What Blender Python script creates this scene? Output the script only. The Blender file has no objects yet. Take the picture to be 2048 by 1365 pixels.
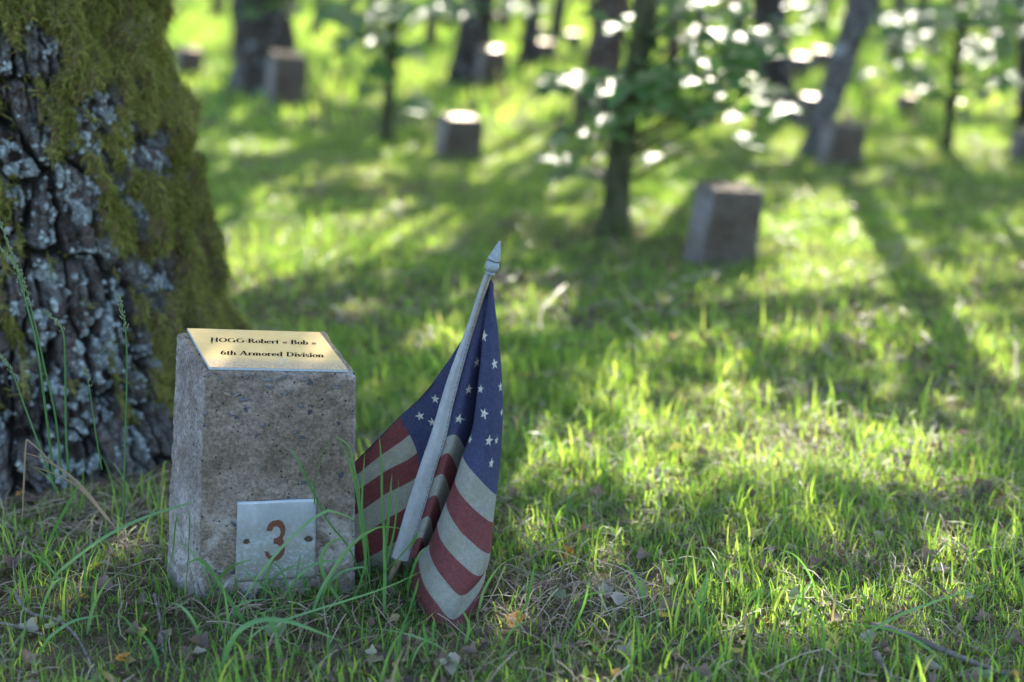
import bpy, math, random
import numpy as np
from mathutils import Vector, Matrix

random.seed(7)
rng = np.random.default_rng(11)
SC = bpy.context.scene
COL = SC.collection
rad = math.radians

# ------------------------------------------------------------------ camera
F, CX, CY, PITCH, H = 2844.0, 1024.0, 682.5, rad(15.0), 0.739
sP, cP = math.sin(PITCH), math.cos(PITCH)
cam = bpy.data.cameras.new('camera')
cam.sensor_width = 36.0
cam.lens = 50.0
cam.clip_start = 0.05
cam.clip_end = 400.0
cam.dof.use_dof = True
cam.dof.focus_distance = 1.68
cam.dof.aperture_fstop = 2.3
cam.dof.aperture_blades = 0
cam_o = bpy.data.objects.new('camera', cam)
cam_o.location = (0, 0, H)
cam_o.rotation_euler = (rad(90) - PITCH, 0, 0)
COL.objects.link(cam_o)
SC.camera = cam_o

# ------------------------------------------------------------------ light
SUN_AZ, SUN_EL = rad(12.0), rad(33.0)
world = bpy.data.worlds.new('World')
SC.world = world
world.use_nodes = True
wn = world.node_tree
bg = wn.nodes['Background']
sky = wn.nodes.new('ShaderNodeTexSky')
sky.sky_type = 'NISHITA'
sky.sun_disc = False
sky.sun_elevation = SUN_EL
sky.sun_rotation = SUN_AZ
wn.links.new(sky.outputs[0], bg.inputs[0])
bg.inputs[1].default_value = 0.15
sl = bpy.data.lights.new('sun', 'SUN')
sl.energy = 4.2
sl.angle = rad(0.53)
sl.color = (1.0, 0.93, 0.78)
so = bpy.data.objects.new('sun', sl)
SUN = Vector((math.sin(SUN_AZ) * math.cos(SUN_EL), math.cos(SUN_AZ) * math.cos(SUN_EL), math.sin(SUN_EL)))
so.rotation_euler = (-SUN).to_track_quat('-Z', 'Y').to_euler()
so.location = (2, 8, 6)
COL.objects.link(so)
SC.view_settings.view_transform = 'Standard'
SC.view_settings.look = 'None'
SC.view_settings.gamma = 1.0
SC.view_settings.use_curve_mapping = False
SC.view_settings.exposure = 2.42
SC.cycles.use_denoising = True
SC.cycles.max_bounces = 6
SC.cycles.transparent_max_bounces = 4
SC.cycles.sample_clamp_indirect = 8.0

# ------------------------------------------------------------------ maths helpers
def ray(px, py):
    v = (py - CY) / F
    return Vector(((px - CX) / F, cP - v * sP, -sP - v * cP))

def G(px, py, z=0.0):
    r = ray(px, py)
    k = (z - H) / r.z
    return Vector((r.x * k, r.y * k, z))

def PY(px, py, Y):
    r = ray(px, py)
    k = Y / r.y
    return Vector((r.x * k, Y, H + r.z * k))

def proj(p):
    """world -> photograph pixel; p is (...,3) numpy"""
    p = np.asarray(p, float)
    x, y, z = p[..., 0], p[..., 1], p[..., 2] - H
    d = y * cP - z * sP
    u = -(y * sP + z * cP)
    return np.stack([CX + F * x / d, CY + F * u / d, d], -1)

def hash2(ix, iy, seed):
    h = (ix.astype(np.int64) * 374761393 + iy.astype(np.int64) * 668265263 + seed * 1442695041) & 0xFFFFFFFF
    h = ((h ^ (h >> 13)) * 1274126177) & 0xFFFFFFFF
    h = (h ^ (h >> 16)) & 0xFFFFFFFF
    h = (h * 2246822519) & 0xFFFFFFFF
    h = h ^ (h >> 15)
    return h / 4294967295.0

def vn(x, y, seed=0):
    x = np.asarray(x, float); y = np.asarray(y, float)
    ix = np.floor(x); iy = np.floor(y)
    fx = x - ix; fy = y - iy
    fx = fx * fx * (3 - 2 * fx); fy = fy * fy * (3 - 2 * fy)
    a = hash2(ix, iy, seed); b = hash2(ix + 1, iy, seed)
    c = hash2(ix, iy + 1, seed); d = hash2(ix + 1, iy + 1, seed)
    return (a * (1 - fx) + b * fx) * (1 - fy) + (c * (1 - fx) + d * fx) * fy

def fbm(x, y, seed=0, oct=4):
    s = 0; a = 0.5; t = 0
    for o in range(oct):
        s = s + a * vn(np.asarray(x) * 2 ** o, np.asarray(y) * 2 ** o, seed + o * 17)
        t += a; a *= 0.5
    return s / t

def worley(x, y, seed=0):
    """returns F1, F2 and the id of the nearest cell"""
    x = np.asarray(x, float); y = np.asarray(y, float)
    ix = np.floor(x); iy = np.floor(y)
    f1 = np.full(x.shape, 9.0); f2 = np.full(x.shape, 9.0); cid = np.zeros(x.shape)
    for dx in (-1, 0, 1):
        for dy in (-1, 0, 1):
            cx = ix + dx; cy = iy + dy
            jx = cx + hash2(cx, cy, seed); jy = cy + hash2(cx, cy, seed + 5)
            d = np.hypot(jx - x, jy - y)
            new = d < f1
            f2 = np.where(new, f1, np.minimum(f2, d))
            cid = np.where(new, hash2(cx, cy, seed + 9), cid)
            f1 = np.where(new, d, f1)
    return f1, f2, cid

def sstep(a, b, x):
    t = np.clip((x - a) / (b - a), 0, 1)
    return t * t * (3 - 2 * t)

# ------------------------------------------------------------------ object helpers
def tag(o, label=None, cat=None, group=None, kind=None):
    if label: o['label'] = label
    if cat: o['category'] = cat
    if group: o['group'] = group
    if kind: o['kind'] = kind
    return o

def empty(name, loc, label=None, cat=None, group=None):
    o = bpy.data.objects.new(name, None)
    o.location = loc
    o.empty_display_size = 0.05
    COL.objects.link(o)
    return tag(o, label, cat, group)

def np_mesh(name, V, Fa, mat=None, attrs=None, smooth=False, cols=None):
    V = np.ascontiguousarray(V, dtype=np.float32)
    Fa = np.ascontiguousarray(Fa, dtype=np.int32)
    k = Fa.shape[1]
    me = bpy.data.meshes.new(name)
    me.vertices.add(len(V)); me.vertices.foreach_set('co', V.ravel())
    me.loops.add(Fa.size); me.loops.foreach_set('vertex_index', Fa.ravel())
    me.polygons.add(len(Fa))
    me.polygons.foreach_set('loop_start', np.arange(0, Fa.size, k, dtype=np.int32))
    if smooth:
        me.polygons.foreach_set('use_smooth', np.ones(len(Fa), dtype=bool))
    if attrs:
        for an, av in attrs.items():
            at = me.attributes.new(an, 'FLOAT', 'POINT')
            at.data.foreach_set('value', np.ascontiguousarray(av, dtype=np.float32))
    if mat: me.materials.append(mat)
    me.update(calc_edges=True)
    return me

def link(name, me, parent=None, loc=None):
    o = bpy.data.objects.new(name, me)
    COL.objects.link(o)
    if parent is not None:
        o.parent = parent
    if loc is not None: o.location = loc
    return o

class MB:
    """collects vertices and faces of mixed size; everything stored relative to origin"""
    def __init__(s, origin=(0, 0, 0)):
        s.v = []; s.f = []; s.o = Vector(origin)
    def add(s, vs, fs):
        b = len(s.v)
        s.v += [tuple(Vector(p) - s.o) for p in vs]
        s.f += [tuple(b + i for i in f) for f in fs]
    def tube(s, pts, radii, seg=8, cap=True):
        pts = [Vector(p) for p in pts]
        n = len(pts); vs = []; fs = []
        up = Vector((0.3, 0.9, 0.2)).normalized()
        for i, p in enumerate(pts):
            t = (pts[min(i + 1, n - 1)] - pts[max(i - 1, 0)]).normalized()
            a = t.cross(up)
            if a.length < 1e-3: a = t.cross(Vector((1, 0, 0)))
            a.normalize(); b = t.cross(a).normalized()
            r = radii[i] if hasattr(radii, '__len__') else radii
            for k in range(seg):
                an = 2 * math.pi * k / seg
                vs.append(p + a * math.cos(an) * r + b * math.sin(an) * r)
        for i in range(n - 1):
            for k in range(seg):
                k2 = (k + 1) % seg
                fs.append((i * seg + k, i * seg + k2, (i + 1) * seg + k2, (i + 1) * seg + k))
        if cap:
            fs.append(tuple(range(seg - 1, -1, -1)))
            fs.append(tuple((n - 1) * seg + k for k in range(seg)))
        s.add(vs, fs)
    def build(s, name, mat, parent=None, smooth=True, world=None):
        me = bpy.data.meshes.new(name)
        me.from_pydata(s.v, [], s.f)
        me.materials.append(mat)
        if smooth:
            me.polygons.foreach_set('use_smooth', [True] * len(me.polygons))
        me.update()
        return link(name, me, parent)

def spline(pts, n):
    """Catmull-Rom through points (any dimension) -> n samples"""
    P = np.array(pts, float)
    m = len(P)
    t = np.linspace(0, m - 1, n)
    return cr(P, t)

def cr(P, t):
    m = len(P)
    i = np.clip(np.floor(t).astype(int), 0, m - 2)
    f = (t - i)[:, None] if P.ndim == 2 else (t - i)
    p0 = np.where((i > 0)[:, None], P[np.maximum(i - 1, 0)], 2 * P[i] - P[i + 1])
    p1 = P[i]; p2 = P[i + 1]
    p3 = np.where((i + 2 < m)[:, None], P[np.minimum(i + 2, m - 1)], 2 * P[i + 1] - P[i])
    return 0.5 * ((2 * p1) + (-p0 + p2) * f + (2 * p0 - 5 * p1 + 4 * p2 - p3) * f ** 2 + (-p0 + 3 * p1 - 3 * p2 + p3) * f ** 3)

# ------------------------------------------------------------------ material helpers
class NT:
    def __init__(s, name):
        s.m = bpy.data.materials.new(name); s.m.use_nodes = True
        s.t = s.m.node_tree; s.t.nodes.clear()
        s.out = s.n('ShaderNodeOutputMaterial')
    def n(s, typ, **kw):
        nd = s.t.nodes.new(typ)
        for k, v in kw.items(): setattr(nd, k, v)
        return nd
    def l(s, a, b): s.t.links.new(a, b)
    def coord(s, kind='Object'):
        return s.n('ShaderNodeTexCoord').outputs[kind]
    def noise(s, vec, scale, detail=4, rough=0.55, dist=0.0):
        nd = s.n('ShaderNodeTexNoise'); s.l(vec, nd.inputs['Vector'])
        nd.inputs['Scale'].default_value = scale; nd.inputs['Detail'].default_value = detail
        nd.inputs['Roughness'].default_value = rough; nd.inputs['Distortion'].default_value = dist
        return nd.outputs['Fac']
    def vor(s, vec, scale, feature='F1', out='Distance', rnd=1.0):
        nd = s.n('ShaderNodeTexVoronoi', feature=feature); s.l(vec, nd.inputs['Vector'])
        nd.inputs['Scale'].default_value = scale; nd.inputs['Randomness'].default_value = rnd
        return nd.outputs[out]
    def ramp(s, fac, stops, interp='LINEAR'):
        nd = s.n('ShaderNodeValToRGB'); nd.color_ramp.interpolation = interp
        e = nd.color_ramp.elements
        while len(e) > 1: e.remove(e[0])
        e[0].position = stops[0][0]; e[0].color = (*c3(stops[0][1]), 1)
        for p, c in stops[1:]:
            x = e.new(p); x.color = (*c3(c), 1)
        s.l(fac, nd.inputs['Fac']); return nd.outputs['Color']
    def mix(s, fac, a, b, mode='MIX'):
        nd = s.n('ShaderNodeMix', data_type='RGBA', blend_type=mode)
        for i, x in ((0, fac), (6, a), (7, b)):
            if hasattr(x, 'is_linked') or hasattr(x, 'links'): s.l(x, nd.inputs[i])
            else: nd.inputs[i].default_value = x if i == 0 else (*c3(x), 1)
        return nd.outputs[2]
    def math(s, op, a, b=0.0, c=None):
        nd = s.n('ShaderNodeMath', operation=op)
        for i, x in enumerate((a, b, c)):
            if x is None: continue
            if hasattr(x, 'links'): s.l(x, nd.inputs[i])
            else: nd.inputs[i].default_value = x
        return nd.outputs[0]
    def attr(s, name, out='Fac'):
        nd = s.n('ShaderNodeAttribute'); nd.attribute_name = name
        return nd.outputs[out]
    def bump(s, h, strength, dist):
        nd = s.n('ShaderNodeBump'); s.l(h, nd.inputs['Height'])
        nd.inputs['Strength'].default_value = strength; nd.inputs['Distance'].default_value = dist
        return nd.outputs['Normal']
    def bsdf(s, col, rough=0.7, metal=0.0, normal=None, spec=0.5, **kw):
        b = s.n('ShaderNodeBsdfPrincipled')
        for k, x in (('Base Color', col), ('Roughness', rough), ('Metallic', metal), ('Specular IOR Level', spec)):
            if hasattr(x, 'links'): s.l(x, b.inputs[k])
            elif k == 'Base Color': b.inputs[k].default_value = (*c3(x), 1)
            else: b.inputs[k].default_value = x
        if normal is not None: s.l(normal, b.inputs['Normal'])
        for k, x in kw.items(): b.inputs[k].default_value = x
        return b.outputs[0]
    def trans(s, shader, col, fac):
        """mix in a translucent lobe (thin leaf, blade, cloth)"""
        t = s.n('ShaderNodeBsdfTranslucent')
        if hasattr(col, 'links'): s.l(col, t.inputs[0])
        else: t.inputs[0].default_value = (*c3(col), 1)
        m = s.n('ShaderNodeMixShader'); m.inputs[0].default_value = fac
        s.l(shader, m.inputs[1]); s.l(t.outputs[0], m.inputs[2])
        return m.outputs[0]
    def done(s, shader):
        s.l(shader, s.out.inputs['Surface']); return s.m

def c3(c):
    return (c, c, c) if isinstance(c, (int, float)) else tuple(c)[:3]

# ------------------------------------------------------------------ materials
def mat_blade(name, cols, tcol, tf, spec=0.4, rough=0.45):
    m = NT(name)
    r = m.attr('rnd')
    col = m.ramp(r, cols)
    tc = m.ramp(r, tcol)
    b = m.bsdf(col, rough, spec=spec)
    return m.done(m.trans(b, tc, tf))

M = {}
M['grass'] = mat_blade('grass_blades',
    [(0, (.034, .110, .034)), (.3, (.052, .160, .045)), (.6, (.082, .200, .050)), (.86, (.12, .23, .06)), (.94, (.20, .19, .07)), (1, (.28, .22, .12))],
    [(0, (.20, .42, .03)), (.5, (.42, .60, .06)), (.86, (.62, .72, .12)), (.94, (.45, .42, .12)), (1, (.45, .36, .18))], 0.55)
M['blade'] = mat_blade('long_blade',
    [(0, (.03, .10, .025)), (.5, (.06, .16, .05)), (1, (.12, .22, .10))],
    [(0, (.10, .30, .03)), (1, (.25, .45, .06))], 0.35, spec=0.5, rough=0.4)
M['cover'] = mat_blade('low_ground_cover',
    [(0, (.038, .090, .018)), (.4, (.070, .145, .03)), (.7, (.12, .17, .045)), (.8, (.13, .095, .06)), (1, (.22, .16, .115))],
    [(0, (.15, .28, .03)), (.6, (.32, .34, .06)), (1, (.35, .28, .15))], 0.4)
M['straw'] = mat_blade('dry_straw_stems',
    [(0, (.06, .042, .03)), (.4, (.14, .10, .068)), (.8, (.26, .20, .135)), (1, (.42, .35, .26))],
    [(0, (.3, .2, .1)), (1, (.5, .4, .25))], 0.15, spec=0.3)
M['seed'] = mat_blade('seed_head',
    [(0, (.10, .14, .06)), (1, (.30, .32, .20))], [(0, (.2, .25, .1)), (1, (.35, .38, .2))], 0.3)

def mat_ground():
    m = NT('soil_and_moss')
    co = m.coord()
    n1 = m.noise(co, 1.1, 5, .6); n2 = m.noise(co, 9, 6, .7); n3 = m.noise(co, 60, 5, .7)
    soil = m.ramp(n3, [(.25, (.03, .022, .015)), (.5, (.09, .062, .042)), (.75, (.19, .14, .095))])
    moss = m.ramp(n3, [(.2, (.03, .05, .012)), (.55, (.07, .11, .022)), (.85, (.13, .16, .045))])
    k = m.math('ADD', m.math('MULTIPLY', n1, .8), m.math('MULTIPLY', n2, .6))
    f = m.ramp(k, [(.68, 0), (.90, .85)])
    col = m.mix(f, soil, moss)
    h = m.math('ADD', n3, m.math('MULTIPLY', n2, 1.5))
    return m.done(m.bsdf(col, .95, normal=m.bump(h, 1.0, .012), spec=.12))
M['ground'] = mat_ground()

def mat_concrete(name, dark=1.0, bloom=.5, warm=(1, 1, 1)):
    m = NT(name)
    co = m.coord()
    n1 = m.noise(co, 9, 6, .65); n2 = m.noise(co, 55, 6, .7); n3 = m.noise(co, 260, 5, .75)
    base = m.ramp(n2, [(.25, (.105 * dark, .092 * dark, .084 * dark)), (.5, (.165 * dark, .150 * dark, .140 * dark)), (.78, (.235 * dark, .220 * dark, .210 * dark))])
    stain = m.ramp(n1, [(.34, (.60, .55, .48)), (.5, (.86, .83, .79)), (.66, (1.10, 1.10, 1.13))])
    col = m.mix(1.0, base, stain, 'MULTIPLY')
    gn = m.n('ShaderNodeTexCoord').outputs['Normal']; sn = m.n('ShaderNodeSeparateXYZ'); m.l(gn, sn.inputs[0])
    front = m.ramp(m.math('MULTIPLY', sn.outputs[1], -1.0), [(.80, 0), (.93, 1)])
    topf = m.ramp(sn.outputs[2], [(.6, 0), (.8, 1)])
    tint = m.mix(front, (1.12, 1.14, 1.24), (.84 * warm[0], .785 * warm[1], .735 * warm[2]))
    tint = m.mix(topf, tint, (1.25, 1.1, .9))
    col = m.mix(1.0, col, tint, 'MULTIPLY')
    # fine sand grains, dark and pale
    col = m.mix(1.0, col, m.ramp(n3, [(.32, .58), (.5, .97), (.68, 1.5)]), 'MULTIPLY')
    n4 = m.noise(co, 120, 3, .6)
    col = m.mix(1.0, col, m.ramp(n4, [(.34, .84), (.5, 1.0), (.66, 1.14)]), 'MULTIPLY')
    col = m.mix(m.ramp(n3, [(.30, .8), (.42, 0)]), col, (.03, .028, .026))
    # aggregate showing here and there
    wv = m.n('ShaderNodeVectorMath', operation='ADD'); nz3 = m.n('ShaderNodeTexNoise'); nz3.inputs['Scale'].default_value = 90; m.l(co, nz3.inputs['Vector'])
    sc3 = m.n('ShaderNodeVectorMath', operation='SCALE'); m.l(nz3.outputs['Color'], sc3.inputs[0]); sc3.inputs['Scale'].default_value = .012; m.l(co, wv.inputs[0]); m.l(sc3.outputs[0], wv.inputs[1])
    v = m.vor(wv.outputs[0], 95, out='Distance'); vc = m.vor(wv.outputs[0], 95, out='Color')
    sep = m.n('ShaderNodeSeparateColor'); m.l(vc, sep.inputs[0])
    ag = m.math('MULTIPLY', m.math('LESS_THAN', v, .34), m.math('GREATER_THAN', sep.outputs[0], .93))
    agc = m.ramp(sep.outputs[1], [(0, (.03, .036, .05)), (.75, (.06, .065, .08)), (.92, (.30, .18, .08)), (1, (.35, .32, .28))])
    col = m.mix(ag, col, agc)
    # lime bloom towards the foot
    sx = m.n('ShaderNodeSeparateXYZ'); m.l(co, sx.inputs[0])
    low = m.ramp(sx.outputs[2], [(.02, .9), (.15, 0)])
    bl = m.math('MULTIPLY', low, m.ramp(m.noise(co, 28, 7, .75, .6), [(.48, 0), (.58, 1)]))
    col = m.mix(m.math('MULTIPLY', bl, bloom), col, (.52, .54, .56))
    # pin holes
    pv = m.vor(co, 260, out='Distance'); pc = m.vor(co, 260, out='Color')
    sp = m.n('ShaderNodeSeparateColor'); m.l(pc, sp.inputs[0])
    hole = m.math('MULTIPLY', m.math('LESS_THAN', pv, .33), m.math('GREATER_THAN', sp.outputs[0], .955))
    col = m.mix(hole, col, (.02, .02, .02))
    h = m.math('SUBTRACT', m.math('ADD', m.math('MULTIPLY', n2, 1.2), m.math('MULTIPLY', n3, .8)), m.math('MULTIPLY', hole, 1.0))
    return m.done(m.bsdf(col, .92, normal=m.bump(h, .9, .0034), spec=.2))
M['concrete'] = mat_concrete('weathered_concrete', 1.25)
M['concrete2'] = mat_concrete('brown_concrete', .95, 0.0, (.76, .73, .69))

def mat_pebble():
    m = NT('river_pebble')
    co = m.coord(); oi = m.n('ShaderNodeObjectInfo').outputs['Random']
    c = m.ramp(oi, [(0, (.035, .045, .065)), (.6, (.07, .08, .10)), (.85, (.11, .10, .09)), (1, (.28, .17, .09))])
    n = m.noise(co, 180, 4)
    c = m.mix(m.ramp(n, [(.4, 0), (.7, .6)]), c, (.22, .20, .17))
    return m.done(m.bsdf(c, .6, normal=m.bump(n, .4, .001), spec=.4))
M['pebble'] = mat_pebble()

def mat_brass():
    m = NT('brushed_gold_plate')
    co = m.coord()
    mp = m.n('ShaderNodeMapping'); m.l(co, mp.inputs[0]); mp.inputs['Scale'].default_value = (3, 60, 60)
    n = m.noise(mp.outputs[0], 12, 4); n2 = m.noise(co, 40, 5, .7); n3 = m.noise(co, 300, 4, .7)
    col = m.ramp(n2, [(.3, (.60, .385, .15)), (.7, (.68, .45, .19))])
    # dirt gathered along the lower (front) edge: object y runs from 0 at front to 1 cm scale
    sx = m.n('ShaderNodeSeparateXYZ'); m.l(co, sx.inputs[0])
    edge = m.ramp(m.math('ADD', sx.outputs[1], m.math('MULTIPLY', n2, .012)), [(.017, 1), (.032, 0)])
    dirt = m.math('MULTIPLY', edge, m.ramp(n3, [(.35, .3), (.6, 1)]))
    col = m.mix(m.math('MULTIPLY', dirt, .7), col, (.20, .17, .18))
    r = m.math('ADD', .70, m.math('MULTIPLY', n, .14))
    met = m.math('SUBTRACT', .05, m.math('MULTIPLY', dirt, .1))
    return m.done(m.bsdf(col, r, met, normal=m.bump(n3, .08, .0006), spec=.15))
M['brass'] = mat_brass()

def mat_simple(name, col, rough=.6, metal=0, nscale=0, var=.25, spec=.5, bumpd=.0006):
    m = NT(name)
    if not nscale: return m.done(m.bsdf(col, rough, metal, spec=spec))
    co = m.coord(); n = m.noise(co, nscale, 5, .65)
    a = tuple(c * (1 - var) for c in c3(col)); b = tuple(min(1, c * (1 + var)) for c in c3(col))
    return m.done(m.bsdf(m.ramp(n, [(.3, a), (.7, b)]), rough, metal, normal=m.bump(n, .5, bumpd), spec=spec))
M['edge'] = mat_simple('grey_plastic_edge', (.30, .36, .42), .5, nscale=400)
M['ink'] = mat_simple('engraved_dark_letters', (.008, .010, .013), 1.0, spec=0.0)
M['rustnum'] = mat_simple('brown_painted_number', (.075, .022, .010), .75, nscale=350, var=.35, bumpd=.0003)
M['glue'] = mat_simple('dried_white_residue', (.42, .36, .30), .7, nscale=200)
M['hole'] = mat_simple('rusty_hole', (.035, .028, .02), .9, nscale=300, var=.5)

def mat_zinc():
    m = NT('dull_zinc_plate')
    co = m.coord()
    n1 = m.noise(co, 25, 5, .6); n2 = m.noise(co, 130, 6, .75); n3 = m.noise(co, 420, 4, .7)
    col = m.ramp(n1, [(.3, (.20, .235, .28)), (.7, (.32, .365, .43))])
    sx = m.n('ShaderNodeSeparateXYZ'); m.l(co, sx.inputs[0])
    low = m.ramp(sx.outputs[2], [(.0, 1), (.06, .6), (.085, .25), (.11, .12)])
    alg = m.math('MULTIPLY', low, m.ramp(n2, [(.36, 0), (.52, 1)]))
    col = m.mix(m.math('MULTIPLY', alg, .85), col, (.15, .145, .10))
    col = m.mix(m.ramp(n3, [(.66, 0), (.73, .6)]), col, (.20, .13, .08))
    # green grime around the two screw holes
    r = m.math('ADD', .42, m.math('MULTIPLY', alg, .35))
    return m.done(m.bsdf(col, r, .35, normal=m.bump(n1, .25, .004), spec=.5))
M['zinc'] = mat_zinc()

def mat_flag():
    m = NT('printed_flag_cloth')
    uv = m.n('ShaderNodeUVMap'); uv.uv_map = 'UVMap'
    sx = m.n('ShaderNodeSeparateXYZ'); m.l(uv.outputs[0], sx.inputs[0])
    s_, t_ = sx.outputs[0], sx.outputs[1]           # s 0..1 along the fly, t 0..1 = thirteen stripes
    st = m.math('MULTIPLY', t_, 13.0)
    red = m.math('LESS_THAN', m.math('MODULO', st, 2.0), 1.0)
    canton = m.math('MULTIPLY', m.math('LESS_THAN', s_, .4), m.math('LESS_THAN', st, 7.0))
    co = m.coord()
    n1 = m.noise(co, 22, 5, .65); n2 = m.noise(co, 160, 6, .75); n3 = m.noise(co, 700, 3, .7)
    white = m.ramp(n2, [(.35, (.28, .29, .265)), (.7, (.40, .41, .385))])
    white = m.mix(m.ramp(n3, [(.52, 0), (.66, .75)]), white, (.20, .19, .12))
    white = m.mix(m.math('MULTIPLY', m.ramp(n1, [(.5, 0), (.68, 1)]), .45), white, (.24, .23, .14))
    redc = m.ramp(n2, [(.3, (.150, .040, .046)), (.7, (.215, .066, .072))])
    blue = m.ramp(n2, [(.3, (.034, .044, .115)), (.7, (.060, .074, .165))])
    col = m.mix(red, white, redc)
    col = m.mix(canton, col, blue)
    col = m.mix(m.math('MULTIPLY', m.ramp(n3, [(.45, 0), (.8, 1)]), .22), col, (.35, .33, .30))
    w = m.n('ShaderNodeTexWave'); m.l(uv.outputs[0], w.inputs[0]); w.inputs['Scale'].default_value = 120
    b = m.bsdf(col, .85, normal=m.bump(n3, .35, .0006), spec=.2)
    return m.done(m.trans(b, col, .5))
M['flag'] = mat_flag()

def mat_sleeve():
    m = NT('greyed_white_sleeve')
    co = m.coord(); n1 = m.noise(co, 30, 6, .7); n2 = m.noise(co, 300, 5, .7)
    c = m.ramp(n1, [(.3, (.16, .172, .19)), (.7, (.27, .285, .31))])
    c = m.mix(m.ramp(n2, [(.56, 0), (.7, .7)]), c, (.17, .16, .13))
    return m.done(m.bsdf(c, .8, normal=m.bump(n2, .4, .0006), spec=.2))
M['sleeve'] = mat_sleeve()
M['finial'] = mat_simple('chalky_plastic', (.16, .19, .21), .6, nscale=250, var=.25)
M['stitch'] = mat_simple('dark_stitching', (.05, .05, .06), .9)
M['star'] = mat_simple('printed_star', (.30, .31, .29), .85, nscale=600, var=.45, spec=.2)
M['stick'] = mat_simple('wooden_stick', (.16, .13, .09), .8, nscale=120)

def mat_bark(name, c0, c1, lich, moss=0.0, scale=1.0):
    m = NT(name)
    co = m.coord()
    mp = m.n('ShaderNodeMapping'); m.l(co, mp.inputs[0]); mp.inputs['Scale'].default_value = (1, 1, .35)
    n1 = m.noise(mp.outputs[0], 30 * scale, 6, .7, .5)
    n2 = m.noise(co, 8 * scale, 5, .7)
    c = m.ramp(n1, [(.35, c0), (.65, c1)])
    if lich: c = m.mix(m.math('MULTIPLY', m.ramp(m.noise(co, 14 * scale, 6, .7), [(.55, 0), (.62, 1)]), .9), c, lich)
    if moss: c = m.mix(m.math('MULTIPLY', m.ramp(n2, [(.45, 0), (.6, 1)]), moss), c, (.05, .07, .015))
    return m.done(m.bsdf(c, .9, normal=m.bump(n1, 1.0, .02), spec=.2))
M['bark_dark'] = mat_bark('dark_bark', (.018, .015, .014), (.06, .048, .042), (.16, .18, .20))
M['bark_brown'] = mat_bark('reddish_brown_bark', (.03, .020, .016), (.10, .07, .055), (.18, .17, .17))
M['bark_birch'] = mat_bark('pale_birch_bark', (.045, .040, .038), (.14, .135, .14), (.30, .32, .36))
M['bark_green'] = mat_bark('green_tinged_bark', (.025, .03, .015), (.08, .085, .045), None, .5)

def mat_leaf(name, a, b, ta, rough=.38, spec=.6, tf=.4):
    m = NT(name)
    oi = m.n('ShaderNodeObjectInfo').outputs['Random']
    co = m.coord(); n = m.noise(co, 50, 3)
    c = m.mix(oi, a, b)
    c = m.mix(m.math('MULTIPLY', m.ramp(n, [(.4, 0), (.7, 1)]), .3), c, tuple(x * .6 for x in a))
    s = m.bsdf(c, rough, spec=spec, normal=m.bump(n, .3, .004))
    return m.done(m.trans(s, ta, tf))
M['leaf'] = mat_leaf('oak_leaf_green', (.03, .075, .025), (.06, .13, .035), (.18, .38, .03), rough=.44, spec=.75)
M['shade_canopy'] = mat_leaf('shade_canopy_leaf', (.04, .09, .02), (.05, .11, .03), (.16, .32, .03), rough=.5)

def mat_dead(name, a, b, spots=(.05, .03, .02)):
    m = NT(name)
    co = m.coord(); oi = m.n('ShaderNodeObjectInfo').outputs['Random']
    n = m.noise(co, 110, 5, .7)
    c = m.mix(oi, a, b)
    c = m.mix(m.ramp(n, [(.5, 0), (.68, .8)]), c, spots)
    return m.done(m.trans(m.bsdf(c, .6, normal=m.bump(n, .5, .001), spec=.4), b, .25))
M['dead_brown'] = mat_dead('brown_dead_leaf', (.10, .065, .05), (.23, .155, .12))
M['dead_pale'] = mat_dead('pale_dead_leaf', (.24, .20, .15), (.36, .32, .26), (.22, .19, .15))
M['dead_yellow'] = mat_dead('yellow_leaf', (.48, .34, .04), (.40, .38, .10), (.16, .09, .03))
M['dead_orange'] = mat_dead('orange_leaf', (.42, .15, .03), (.52, .26, .05), (.14, .05, .02))
M['dead_green'] = mat_dead('grey_green_leaf', (.15, .19, .11), (.20, .25, .14), (.10, .10, .05))
M['twig'] = mat_simple('lichen_twig', (.11, .095, .085), .85, nscale=90, var=.7, spec=.2)

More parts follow.
